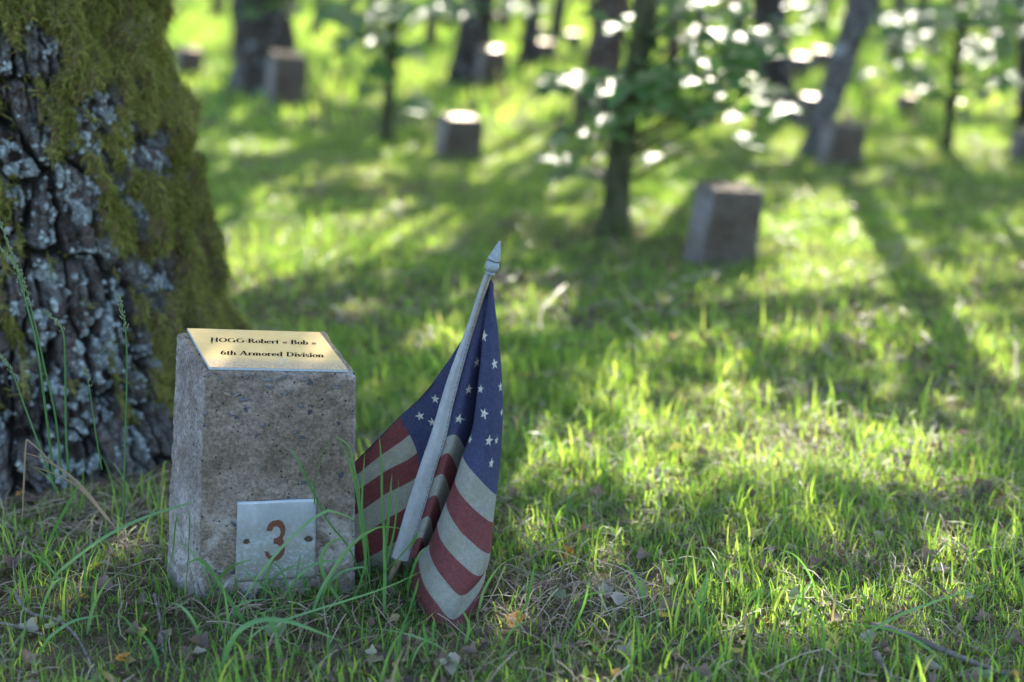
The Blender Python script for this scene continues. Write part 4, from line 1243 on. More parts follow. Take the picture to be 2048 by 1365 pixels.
leafy(T9, [(1800, 30, 50, 24, 12), (1870, 40, 50, 26, 12), (1940, 30, 50, 26, 14), (2000, 50, 44, 30, 14), (1990, 110, 50, 26, 14), (1850, 90, 50, 26, 10), (1790, 80, 36, 26, 8), (2010, 20, 44, 20, 10), (1940, 90, 40, 24, 10),
           (1780, 145, 36, 20, 6), (1830, 160, 40, 20, 7), (1960, 165, 50, 18, 8), (2020, 170, 30, 18, 5), (1900, 205, 30, 16, 4)], .11, .5, 7)
leafy(T2, [(520, 15, 50, 16, 8), (570, 20, 40, 16, 8), (620, 12, 40, 14, 5)], .11, .4, 8)
leafy(T7, [(1560, 50, 40, 26, 8), (1600, 20, 40, 20, 6), (1640, 40, 30, 26, 5)], .10, .4, 9)
leafy(T4, [(1000, 14, 50, 14, 7), (1060, 20, 40, 14, 6)], .11, .4, 10)

# ------------------------------------------------------------------ the other marker stones
def post_proto(seed, mat):
    w, d, h = .19, .12, .30
    ctr = (FLb + FRb + BRb + BLb) / 4
    C = [[[None] * 2 for _ in range(2)] for _ in range(2)]
    for (a, b, bot, top) in ((0, 0, FLb, FLt), (0, 1, BLb, BLt), (1, 0, FRb, FRt), (1, 1, BRb, BRt)):
        q = bot - ctr; t = top - ctr
        C[a][b][0] = (q.x - .06 * (t.x - q.x), q.y - .06 * (t.y - q.y), -.03)
        C[a][b][1] = (t.x, t.y, t.z)
    V_, F_ = hexa_grid(C, (w, d, h), (16, 10, 24), .006, seed, rough=.002, chip=.01)
    return np_mesh('block', V_, F_, mat, smooth=True)
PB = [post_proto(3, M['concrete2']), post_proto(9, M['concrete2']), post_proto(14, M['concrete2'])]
def tilt_plate():
    ctr = (FLb + FRb + BRb + BLb) / 4
    vs = [tuple(c - ctr + tn * z) for z in (-.0015, .0015) for c in (c0, c1, c2, c4)]
    fs = [(3, 2, 1, 0), (4, 5, 6, 7)] + [(i, (i + 1) % 4, 4 + (i + 1) % 4, 4 + i) for i in range(4)]
    me = bpy.data.meshes.new('name_plate'); me.from_pydata(vs, [], fs); me.materials.append(mat_simple('far_gold_plate', (.46, .28, .17), .5, .1, nscale=30, var=.1)); me.update(); return me
PLM = tilt_plate()
def post(px, pyb, wpx, label, rot=24, plate=True, seed=0, topy=None, lean=None, hs=.85):
    if lean is None: lean = random.uniform(-.05, .05)
    if topy is None:
        b = G(px, pyb)
    else:
        r = ray(px, topy); k = (.155 - H) / r.z; b = Vector((r.x * k, r.y * k, 0))
    d = b.y * cP + H * sP
    s = .62 if wpx is None else wpx * d / F / .235
    o = empty('marker_post', b, label, 'marker stone', 'concrete marker stones')
    o.rotation_euler = (lean * .5, lean, rad(rot * .3 - 5)); o.scale = (s, s, s * hs)
    link('block', PB[seed % 3], o)
    if plate: link('name_plate', PLM, o)
    return o
p2 = post(1440, 520, 142, 'brown concrete stone with debris on top, right of the young oak', 34, False, 1, hs=.84)
for (x, y, sx) in ((-.05, .05, .022), (.02, .08, .018), (.05, .03, .016), (-.01, .03, .014)):
    pass
post(916, 318, 98, 'stone with dazzling sunlit pale top in the sunny grass', 14, True, 0, hs=.68)
post(574, 218, 86, 'marker stone in front of the broad dark trunk', 20, True, 2, hs=1.0)
post(980, 182, 66, 'marker stone beside the dark trunk with pale lichen foot', 16, True, 0, hs=1.0)
post(1676, 332, 92, 'marker stone at the foot of the pale leaning birch', 24, False, 1, hs=.74)
post(1620, 256, 58, 'small marker stone half hidden behind the pale birch', 22, True, 2)
post(2048, 326, 60, 'marker stone cut off by the right edge of the view', 22, False, 1)
post(378, 165, 62, 'marker stone peeping out from behind the mossy trunk', 12, True, 0)
post(1090, 138, 50, 'distant pale marker stone beside a thin dark trunk', 18, True, 1)
post(1808, 238, 42, 'shaded little marker stone behind the leafy sapling', 18, True, 2)
FARP = [(352, 12, 'tiny glinting far stone above the one peeping from behind the mossy trunk'), (765, 10, 'far glinting stone above the leafy top of the slim dark sapling'), (742, 42, 'far stone half hidden in the leaves of the slim dark sapling'),
        (912, 12, 'far glinting stone left of the dark trunk with pale lichen foot'), (996, 30, 'tiny bright topped stone right of the dark trunk with pale lichen foot'), (1078, 52, 'far stone with shining top right of the thin dark trunk'),
        (1146, 66, 'far stone with peach coloured top left of the reddish brown trunk'), (1596, 112, 'far stone with shining top just right of the straight dark trunk'), (1640, 100, 'far stone with shining top touching the pale leaning birch'),
        (1505, 22, 'tiny far stone glimpsed left of the straight dark trunk'), (1690, 26, 'tiny far stone behind the top of the pale leaning birch'), (1840, 20, 'tiny far stone glimpsed through the leaves of the slender sapling'), (2000, 36, 'tiny far stone in the leafy upper right corner')]
for (x, y, lab) in FARP:
    post(x, None, None, lab, random.uniform(8, 24), True, random.randrange(3), topy=y)

# ------------------------------------------------------------------ grass
def free(x, y, margin=0.0):
    """False inside stones and trunks"""
    ok = np.ones(len(x), bool)
    # near stone as a quad
    quad = [FLb, FRb, BRb, BLb]
    ins = np.ones(len(x), bool)
    for k in range(4):
        a, b = quad[k], quad[(k + 1) % 4]
        ins &= ((b.x - a.x) * (y - a.y) - (b.y - a.y) * (x - a.x)) > -margin * (b - a).length
    ok &= ~ins
    ok &= np.hypot(x - TC.x, y - TC.y) > .40
    return ok

def blades(name, n, yr, hr, wr, seg, mat, dens=None, lean=.5, kind_label=None, hfun=None, zoff=-.003, tone=(0, 1), spread=1.06, flat=0.0):
    """n blades spread over the visible wedge of ground between the depths yr"""
    u = rng.random(n)
    y = np.sqrt(u * (yr[1] ** 2 - yr[0] ** 2) + yr[0] ** 2)
    x = rng.uniform(-1, 1, n) * (y * .375 + .12) * spread
    k = free(x, y)
    if dens is not None: k &= rng.random(n) < dens(x, y)
    x, y = x[k], y[k]; n = len(x)
    z = hgt(x, y) + zoff
    h = rng.uniform(hr[0], hr[1], n) * (.6 + .9 * rng.random(n) ** 2)
    if hfun is not None: h = h * hfun(x, y)
    w = rng.uniform(wr[0], wr[1], n)
    az = rng.uniform(0, 2 * math.pi, n)
    ln = np.abs(rng.normal(0, lean, n)) * .8 + .1 + flat
    cur = rng.uniform(.2, 1.3, n)
    dx, dy = np.cos(az), np.sin(az)
    faz = az + math.pi / 2 + rng.normal(0, .5, n)
    sx_, sy_ = np.cos(faz), np.sin(faz)
    rows = []
    for s in range(seg + 1):
        t = s / seg
        an = np.clip(ln * t + cur * ln * t * t, 0, 1.75)
        # integrate along the blade with growing bend
        hz = h * t * np.cos(an * .6); hx = h * t * np.sin(an * .75)
        cx, cy, cz = x + dx * hx, y + dy * hx, z + hz
        ww = w * (1 - t ** 1.6) * (.75 + .5 * min(1, t * 3)) * .5
        if s < seg:
            rows.append(np.stack([cx - sx_ * ww, cy - sy_ * ww, cz], -1)); rows.append(np.stack([cx + sx_ * ww, cy + sy_ * ww, cz], -1))
        else: rows.append(np.stack([cx, cy, cz], -1))
    m_ = 2 * seg + 1
    VV = np.stack(rows, 1).reshape(-1, 3); b = np.arange(n) * m_
    Fs = []
    for s in range(seg - 1):
        a = b + 2 * s
        Fs += [np.stack([a, a + 1, a + 3], -1), np.stack([a, a + 3, a + 2], -1)]
    a = b + 2 * (seg - 1); Fs.append(np.stack([a, a + 1, a + 2], -1))
    big = fbm(x * 1.7, y * 1.7, 44, 3)
    r = np.clip(tone[0] + (tone[1] - tone[0]) * (rng.random(n) ** 1.5 * .8 + (big - .35) * .5), 0, 1)
    r = np.where(rng.random(n) < .05, rng.uniform(.88, 1, n), r)
    o = link(name, np_mesh(name, VV, np.concatenate(Fs), mat, {'rnd': np.repeat(r, m_)}))
    tag(o, kind_label, kind='stuff')
    return o

def clump(x, y):
    c = fbm(x * 9, y * 9, 12, 3); d = fbm(x * 2.2, y * 2.2, 13, 2)
    v = sstep(.36, .58, c * .55 + d * .45)
    # thatch of dry straw right of the flag is nearly bare; bare soil at the foot of the big trunk
    p = proj(np.stack([x, y, np.zeros_like(x)], -1))
    bare = np.exp(-(((p[:, 0] - 1130) / 190) ** 2 + ((p[:, 1] - 1190) / 55) ** 2))
    bare = np.maximum(bare, .8 * np.exp(-(((p[:, 0] - 250) / 230) ** 2 + ((p[:, 1] - 1060) / 60) ** 2)))
    bare = np.maximum(bare, .85 * np.exp(-(((p[:, 0] - 1150) / 190) ** 2 + ((p[:, 1] - 470) / 60) ** 2)))
    bare = np.maximum(bare, .6 * np.exp(-(((p[:, 0] - 480) / 110) ** 2 + ((p[:, 1] - 1225) / 30) ** 2)))
    return np.clip((.30 + .70 * v) * (1 - .82 * bare), 0, 1)
def hclump(x, y): return .65 + .8 * fbm(x * 5, y * 5, 14, 2)
blades('grass', 95000, (1.12, 2.6), (.010, .034), (.0009, .0025), 4, M['grass'], clump, .8, 'fine green grass growing around the stone and the flag', hclump)
blades('low_plants', 130000, (1.12, 2.6), (.005, .016), (.0007, .0017), 2, M['cover'], lambda x, y: .4 + .6 * fbm(x * 14, y * 14, 15, 2), .9, 'short mossy ground cover between the grass tufts')
blades('tuft_grass', 17000, (1.12, 2.8), (.028, .070), (.0017, .0040), 5, M['grass'], lambda x, y: sstep(.50, .62, fbm(x * 7, y * 7, 101, 3)) * (.3 + .7 * clump(x, y)) + .03, .7, 'longer grass tufts')
blades('meadow_grass', 170000, (2.6, 6.5), (.012, .034), (.0018, .0040), 3, M['grass'], clump, .6, 'sunlit grass of the clearing', hclump)
blades('meadow_low_plants', 90000, (2.6, 6.5), (.010, .028), (.003, .007), 2, M['cover'], None, .9, 'low moss and plants in the clearing')
blades('far_grass', 150000, (6.5, 30), (.04, .11), (.008, .018), 2, M['grass'], None, .45, 'grass of the far wood floor')
# tall tufts in sunny spots, seen out of focus
blades('tall_grass', 5000, (2.2, 5.5), (.045, .09), (.0022, .0045), 5, M['grass'], lambda x, y: sstep(.58, .66, fbm(x * 3.1, y * 3.1, 99, 3)) * .8 + .03, .4, 'taller grass tufts')

# dry straw: thin bent stems lying flat
def straw(name, n, yr, lr, r, dens, label, w=(.0004, .0008)):
    u = rng.random(n); y = np.sqrt(u * (yr[1] ** 2 - yr[0] ** 2) + yr[0] ** 2); x = rng.uniform(-1, 1, n) * (y * .375 + .1)
    k = free(x, y, .01) & (rng.random(n) < dens(x, y)); x, y = x[k], y[k]; n = len(x)
    L = rng.uniform(*lr, n); az = rng.uniform(0, math.pi, n) * .8 + .1 * math.pi + np.where(rng.random(n) < .6, -.5, .6); tilt = np.abs(rng.normal(0, .13, n)); cv = rng.normal(0, .28, n)
    W = rng.uniform(*w, n); rows = []; seg = 4; z0 = hgt(x, y) + rng.uniform(.001, .012, n)
    for s in range(seg + 1):
        t = s / seg - .5
        a = az + cv * t
        cx = x + np.cos(a) * L * t; cy = y + np.sin(a) * L * t; cz = z0 + tilt * L * (t + .5) + .004 * np.sin(t * 5 + cv)
        nx, ny = -np.sin(a), np.cos(a)
        rows.append(np.stack([cx - nx * W, cy - ny * W, cz], -1)); rows.append(np.stack([cx, cy, cz + W * 1.2], -1)); rows.append(np.stack([cx + nx * W, cy + ny * W, cz], -1))
    m_ = 3 * (seg + 1); VV = np.stack(rows, 1).reshape(-1, 3); b = np.arange(n) * m_; Fs = []
    for s in range(seg):
        for q in (0, 1):
            a = b + 3 * s + q; Fs.append(np.stack([a, a + 1, a + 4, a + 3], -1))
    o = link(name, np_mesh(name, VV, np.concatenate(Fs), M['straw'], {'rnd': np.repeat(rng.random(n), m_)})); tag(o, label, kind='stuff')
def straw_d(x, y):
    p = proj(np.stack([x, y, np.zeros_like(x)], -1))
    v = 1.0 * np.exp(-(((p[:, 0] - 1130) / 170) ** 2 + ((p[:, 1] - 1205) / 60) ** 2))
    v = np.maximum(v, .8 * np.exp(-(((p[:, 0] - 260) / 250) ** 2 + ((p[:, 1] - 1075) / 80) ** 2)))
    v = np.maximum(v, .7 * np.exp(-(((p[:, 0] - 520) / 170) ** 2 + ((p[:, 1] - 1225) / 36) ** 2)))
    return np.maximum(v, .06 + .16 * (fbm(x * 6, y * 6, 16, 2) > .55))
straw('dry_straw', 27000, (1.12, 2.5), (.02, .085), 0, straw_d, 'dry tan straw matted on the soil between the grass')
straw('meadow_straw', 2600, (2.5, 6), (.05, .14), 0, lambda x, y: .5 + 0 * x, 'dry stems lying in the clearing grass', (.0012, .0026))

def litter():
    n = 26000; y = np.sqrt(rng.random(n) * (3.4 ** 2 - 1.12 ** 2) + 1.12 ** 2); x = rng.uniform(-1, 1, n) * (y * .375 + .1)
    k = free(x, y, .0) & (rng.random(n) < .25 + .75 * sstep(.45, .6, fbm(x * 8, y * 8, 120, 3))); x, y = x[k], y[k]; n = len(x)
    sz = rng.uniform(.002, .008, n) * (1 + (rng.random(n) > .9)); az = rng.uniform(0, 6.28, n); z = hgt(x, y) + rng.uniform(.0005, .006, n)
    nrm = rng.normal(0, .45, (n, 3)) + np.array([0, 0, 1.0]); nrm /= np.linalg.norm(nrm, axis=1, keepdims=True)
    a = np.stack([np.cos(az), np.sin(az), np.zeros(n)], -1); b = np.cross(nrm, a); a = np.cross(b, nrm); c = np.stack([x, y, z], -1)
    vs = [c + nrm * (sz * rng.uniform(-.3, .3, n))[:, None]]
    for q in range(6):
        an = q * math.pi / 3 + rng.uniform(-.3, .3, n); r = sz * rng.uniform(.55, 1.25, n)
        vs.append(c + a * (np.cos(an) * r)[:, None] + b * (np.sin(an) * r * .7)[:, None] + nrm * (sz * rng.uniform(-.1, .45, n))[:, None])
    VV = np.stack(vs, 1).reshape(-1, 3); o0 = np.arange(n) * 7
    Fs = np.concatenate([np.stack([o0, o0 + 1 + q, o0 + 1 + (q + 1) % 6], -1) for q in range(6)])
    mat = mat_blade('crumbled_leaf_litter', [(0, (.035, .022, .016)), (.5, (.095, .06, .045)), (.85, (.18, .12, .09)), (.95, (.30, .24, .16)), (1, (.32, .20, .05))], [(0, (.12, .07, .04)), (1, (.35, .22, .1))], .2, spec=.3, rough=.6)
    o = link('leaf_litter', np_mesh('leaf_litter', VV, Fs, mat, {'rnd': np.repeat(rng.random(n), 7)})); tag(o, 'crumbled brown leaf litter between the grass blades', kind='stuff')
litter()

# long individual blades, drawn along their course; each a thing of its own
def long_blade(pts, w, y_off, label, rnd=.5, yo2=None, group=None, name='grass_blade'):
    """pts in photograph pixels from root to tip; w width in px; the root stands on the ground"""
    b = G(*pts[0]); Y0 = b.y if y_off is None else y_off
    if y_off is not None: b = PY(pts[0][0], pts[0][1], Y0)
    sp = spline([(p[0], p[1]) for p in pts], 26)
    Y1 = Y0 if yo2 is None else yo2
    V_ = []; Fs = []
    for k, q in enumerate(sp):
        t = k / 25; Yk = Y0 + (Y1 - Y0) * t
        p = PY(q[0], q[1], Yk); p2_ = PY(*(sp[k + 1] if k < 25 else sp[k] * 2 - sp[k - 1]), Yk)
        d = (p2_ - p).normalized(); view = Vector((0, -1, .25)).normalized()
        side = d.cross(view).normalized()
        ww = w * .00051 * .5 * min(1, .45 + t * 4) * (1 - t ** 3.5) + .0001
        rll = Matrix.Rotation(.5 + 1.0 * math.sin(t * 2.2 + rnd * 6), 3, d)
        side = rll @ side
        nn = side.cross(d).normalized()
        V_ += [p - b - side * ww, p - b + nn * ww * .3, p - b + side * ww]
    for k in range(25):
        a = k * 3; Fs += [(a, a + 1, a + 4, a + 3), (a + 1, a + 2, a + 5, a + 4)]
    o = link(name, np_mesh(name, np.array([tuple(v) for v in V_]), np.array(Fs), M['blade'], {'rnd': np.full(len(V_), rnd)}, smooth=True))
    o.location = b
    tag(o, label, 'grass blade', group or 'long grass blades by the stone')
    return o
YB = FLb.y
long_blade([(610, 1309), (631, 1208), (662, 1148), (701, 1093), (741, 1062), (775, 1054), (835, 1064)], 9, YB - .05, 'long pale blade arching over the lower corner of the flag', .8)
long_blade([(725, 1262), (680, 1202), (650, 1157), (642, 1120), (656, 1090), (680, 1078), (697, 1079)], 9, YB - .045, 'pale blade curling back in a hook right of the number plate', .75)
long_blade([(640, 1245), (648, 1185), (680, 1147), (719, 1135), (734, 1138)], 6, YB - .04, 'short arching blade beneath the pale hooked blade', .6)
long_blade([(530, 1300), (494, 1254), (470, 1217), (446, 1181), (422, 1141), (404, 1122), (390, 1120), (368, 1133)], 11, YB - .07, 'broad blade bent over at the lower left corner of the stone', .55)
long_blade([(735, 1190), (700, 1100), (659, 1047), (634, 1000), (611, 952), (594, 918), (581, 893)], 13, YB - .02, 'broad dark blade leaning up left across the stone face', .15)
long_blade([(629, 1010), (630, 960), (640, 922), (652, 893), (667, 873)], 8, YB - .012, 'dark blade arching to the right on the stone face', .1)
long_blade([(742, 1200), (735, 1085), (717, 995), (702, 938), (688, 898), (672, 871)], 6, YB - .01, 'thin blade rising past the right edge of the stone', .35)
long_blade([(745, 1200), (722, 1060), (718, 980), (706, 925), (700, 895), (680, 878), (671, 872)], 4, YB - .008, 'very thin blade curling to the left beside the stone', .65)
long_blade([(478, 1212), (528, 1138), (574, 1084), (622, 1041), (650, 1024), (664, 1023), (700, 1035), (726, 1049)], 7, YB - .05, 'pale blade crossing the number plate diagonally', .7)
long_blade([(100, 1165), (133, 1131), (212, 1073), (290, 1035), (350, 1015), (407, 1000)], 8, YB + .02, 'long pale blade pointing at the left side of the stone', .6)
long_blade([(60, 1175), (96, 1087), (130, 1020), (167, 955)], 10, YB + .04, 'broad upright blade before the foot of the mossy trunk', .25)
long_blade([(768, 1232), (770, 1150), (768, 1100), (769, 1040)], 8, YB - .06, 'stiff upright stalk in front of the flag sleeve', .6)
long_blade([(772, 1180), (768, 1090), (764, 1000), (763, 930), (758, 868)], 7, YB - .03, 'straight blade rising in front of the rear flag stripes', .3)
long_blade([(765, 1190), (772, 1090), (779, 1010), (784, 945)], 8, YB - .02, 'blade leaning right in front of the rear flag stripes', .35)
long_blade([(760, 1195), (775, 1120), (790, 1050), (798, 955)], 5, YB - .02, 'thin blade touching the white sleeve of the flag', .4)
long_blade([(768, 1145), (800, 1112), (825, 1085), (835, 1066)], 15, YB - .06, 'broad short blade crossing the bottom of the sleeve', .2)
long_blade([(735, 1180), (725, 1070), (712, 980), (700, 900), (682, 876)], 4, YB + .01, 'wispy blade between the stone and the flag', .5)
long_blade([(690, 1240), (730, 1130), (724, 1010), (730, 900)], 6, YB - .03, 'blade standing at the gap between stone and flag', .4)
long_blade([(810, 1250), (822, 1210), (832, 1180), (838, 1155)], 7, YB - .09, 'small blade before the red hem of the flag', .3)
long_blade([(500, 1235), (560, 1215), (640, 1196), (680, 1192)], 4, YB - .05, 'thin stem lying along the foot of the stone', .9)
long_blade([(430, 1290), (470, 1228), (487, 1205), (540, 1198)], 7, YB - .07, 'bent blade before the stone foot', .5)
long_blade([(620, 1300), (560, 1210), (520, 1170), (480, 1134)], 7, YB - .06, 'dark blade leaning over the lower left corner of the number plate', .2)
long_blade([(560, 1290), (585, 1200), (595, 1140), (603, 1105)], 7, YB - .06, 'upright dark blade before the number plate', .15)
long_blade([(560, 1205), (600, 1150), (640, 1125), (690, 1122)], 7, YB - .03, 'pale blade behind the hooked one', .6)
long_blade([(440, 1340), (480, 1260), (560, 1240), (690, 1285)], 11, YB - .19, 'broad blurred blade bending low in front', .6)
long_blade([(330, 1170), (345, 1110), (350, 1060), (355, 1025)], 6, YB - .02, 'dark blade against the left side of the stone', .2)
long_blade([(372, 1175), (376, 1120), (379, 1060), (380, 1023)], 6, YB - .02, 'slim blade standing before the left edge of the stone', .15)
long_blade([(470, 1320), (520, 1260), (600, 1230), (760, 1180), (850, 1140)], 5, YB - .12, 'long pale stem slanting under the hooked blades', .7)
long_blade([(858, 1330), (852, 1280), (845, 1240)], 8, YB - .15, 'short broad blade below the flag hem', .4)
long_blade([(930, 1290), (938, 1250), (921, 1215)], 7, YB - .13, 'bluish blade beneath the right foot of the flag', .6)
long_blade([(1105, 1330), (1160, 1230), (1180, 1160)], 5, YB - .14, 'tall thin blade rising from the straw right of the flag', .4)
long_blade([(1040, 1240), (1060, 1180), (1070, 1120)], 7, YB - .08, 'single green blade standing in the straw', .35)
long_blade([(1310, 1210), (1345, 1140), (1372, 1075)], 9, YB - .1, 'leaning dark green blade in the middle of the right grass', .25)
long_blade([(1380, 1250), (1400, 1190), (1422, 1130)], 9, YB - .12, 'green blade beside the leaning dark one', .45)
long_blade([(1910, 1130), (1920, 1040), (1935, 985)], 5, YB + .05, 'lone tall dark blade in the right hand shade', .1)
long_blade([(1700, 1290), (1790, 1235), (1880, 1200), (2030, 1150)], 6, YB - .1, 'long pale blade leaning far to the right', .7)
long_blade([(1120, 910), (1085, 872), (1040, 862)], 10, YB + .55, 'bright blurred blade bending left behind the flag', .9)
long_blade([(1240, 920), (1220, 860), (1262, 835)], 9, YB + .6, 'bright blurred blade in the sunlit band', .9)
# extra hand-scattered long blades around the stone
for k in range(46):
    x = random.uniform(20, 2030); y = random.uniform(1190, 1350)
    h = random.uniform(50, 130); a = random.gauss(0, 55)
    long_blade([(x, y), (x + a * .25, y - h * .45), (x + a * .8, y - h * .85), (x + a * 1.5, y - h)], random.uniform(4, 8), None, 'slim green blade sticking out of the short front grass', random.random(), group='blades in the front grass')

# seed-head stalks before the mossy trunk
def stalk(pts, w, Y, label, head, hl):
    b = PY(*pts[0], Y); o = empty('seed_grass', b, label, 'grass stalk', 'flowering grass stalks before the trunk')
    sp = spline(pts, 30); mb = MB(b)
    mb.tube([PY(q[0], q[1], Y) for q in sp], [w * .0006 * .5 * (1 - .6 * k / 29) for k in range(30)], 6)
    s = mb.build('stem', M['blade'], o)
    at = s.data.attributes.new('rnd', 'FLOAT', 'POINT'); at.data.foreach_set('value', [.45] * len(s.data.vertices))
    mb = MB(b); rr = random.Random(int(pts[0][0]))
    n = int(hl / 3)
    for k in range(n):
        t = 1 - (k / n) * head; q = spline(pts, 200)[int(t * 199)]
        c = PY(q[0], q[1], Y); q2 = spline(pts, 200)[min(199, int(t * 199) + 3)]
        d = (PY(q2[0], q2[1], Y) - c); d = d.normalized() if d.length > 1e-6 else Vector((0, 0, 1))
        sd = Vector((rr.uniform(-1, 1), rr.uniform(-1, 1), rr.uniform(-.3, .3)))
        off = sd * (.0022 * (0.4 + k / n)); p0 = c + off; L = .0042; w2 = .0008
        d = (d + sd * .5).normalized(); s_ = d.cross(Vector((0, -1, 0))).normalized() * w2; n_ = d.cross(s_).normalized() * w2
        mb.add([p0, p0 + d * L * .4 + s_, p0 + d * L * .4 + n_, p0 + d * L * .4 - s_, p0 + d * L * .4 - n_, p0 + d * L], [(0, 1, 2), (0, 2, 3), (0, 3, 4), (0, 4, 1), (5, 2, 1), (5, 3, 2), (5, 4, 3), (5, 1, 4)])
        mb.tube([c, p0], .0002, 3, cap=False)
    s = mb.build('seed_head', M['seed'], o, smooth=False)
    at = s.data.attributes.new('rnd', 'FLOAT', 'POINT'); at.data.foreach_set('value', [random.random() for _ in s.data.vertices])
stalk([(108, 960), (95, 850), (75, 700), (56, 620), (28, 520), (-2, 440)], 6, YB + .10, 'tallest seed stalk with a long drooping head at the left edge', .38, 190)
stalk([(122, 950), (112, 840), (88, 730), (68, 640), (40, 545), (-2, 495)], 5, YB + .11, 'second drooping seed stalk crossing the tallest one', .35, 170)
stalk([(137, 945), (132, 860), (130, 720), (124, 660), (92, 624)], 6, YB + .09, 'straight stalk with a short bent seed head', .28, 100)
stalk([(247, 1045), (250, 900), (254, 740), (250, 650), (237, 592)], 5, YB + .06, 'straight stalk with a narrow upright seed head nearest the stone', .30, 130)
stalk([(204, 940), (192, 870), (181, 790), (171, 738)], 4, YB + .10, 'short thin stalk between two taller seed stalks', .25, 60)
stalk([(112, 985), (78, 890), (52, 820), (22, 740), (-4, 705)], 5, YB + .08, 'low stalk bending to the left edge', .35, 110)
# fine tan stems beside the trunk foot
for k, (pts, w) in enumerate([([(220, 1040), (150, 960), (90, 920), (45, 905)], 5), ([(235, 1060), (150, 970), (60, 930)], 5), ([(45, 1035), (48, 960), (52, 890), (60, 884), (110, 930), (200, 1010)], 4)]):
    o = long_blade(pts, w, YB + .03 + .02 * k, ['dry tan stem leaning left at the trunk foot', 'second dry tan stem just below the leaning one', 'looped dry stem at the trunk foot'][k], .5, group='dry stems at the trunk foot', name='dry_stem')
    o.data.materials.clear(); o.data.materials.append(M['straw']); tag(o, cat='dry stem')
for k, (pts, w) in enumerate([([(985, 1170), (1040, 1130), (1120, 1080), (1215, 1035)], 5), ([(1075, 1195), (1150, 1168), (1230, 1158)], 5), ([(925, 1265), (1010, 1262), (1090, 1255), (1200, 1262)], 4), ([(1180, 1215), (1250, 1218), (1310, 1222)], 4), ([(1060, 1145), (1050, 1100), (1040, 1065)], 5)]):
    b = G(*pts[0])
    o = long_blade(pts, w, None, ['long straw stalk leaning up to the right beside the flag', 'frayed pale straw stalk right of the flag foot', 'pale straw lying flat below the flag hem', 'short straw beyond the dry patch', 'stubby upright straw behind the long leaning one'][k], .5, yo2=b.y + (.12 if k in (0, 4) else .03), group='straw stalks by the flag', name='straw_stalk')
    o.data.materials.clear(); o.data.materials.append(M['straw']); tag(o, cat='straw')

# ------------------------------------------------------------------ fallen leaves and twigs
def dead_leaf(name, mat, seed):
    r = random.Random(seed); n = 9; vs = []; fs = []
    cu, tw = r.uniform(.5, 2.2), r.uniform(-1.2, 1.2)
    for i in range(n):
        t = i / (n - 1)
        w = .34 * math.sin(math.pi * min(1, .06 + t * .92)) ** .8 * (1 + .22 * math.sin(t * 41 + seed)) + .004
        for k in (-1, -.5, 0, .5, 1):
            y = w * k; x = t - .5
            z = cu * (y * y) * 1.6 + .25 * cu * (x * x) + tw * x * y + r.uniform(-.04, .04)
            vs.append((x, y, z))
    for i in range(n - 1):
        for k in range(4):
            a = i * 5 + k; fs.append((a, a + 1, a + 6, a + 5))
    vs += [(.49, .01, .01), (.49, -.01, .01), (.72, .02, .05)]; a = len(vs) - 3; fs.append((a, a + 1, a + 2))
    me = bpy.data.meshes.new(name); me.from_pydata(vs, [], fs); me.materials.append(mat)
    me.polygons.foreach_set('use_smooth', [True] * len(me.polygons)); me.update(); return me
DL = {k: [dead_leaf('fallen_leaf', M['dead_' + k], 10 * i + j) for j in range(3)] for i, k in enumerate(('brown', 'pale', 'yellow', 'orange', 'green'))}
def fallen(px, py, kind, wpx, label, tilt=25, group=None, z=.011):
    b = G(px, py, z); b.z = gz(b.x, b.y) + z
    d = b.y * cP + H * sP
    o = link('fallen_leaf', DL[kind][random.randrange(3)]); s = wpx * d / F
    o.location = b; o.scale = (s, s, s)
    o.rotation_euler = (rad(random.uniform(-tilt, tilt)), rad(random.uniform(-tilt, tilt)), random.uniform(0, 6.28))
    return tag(o, label, 'leaf', group)
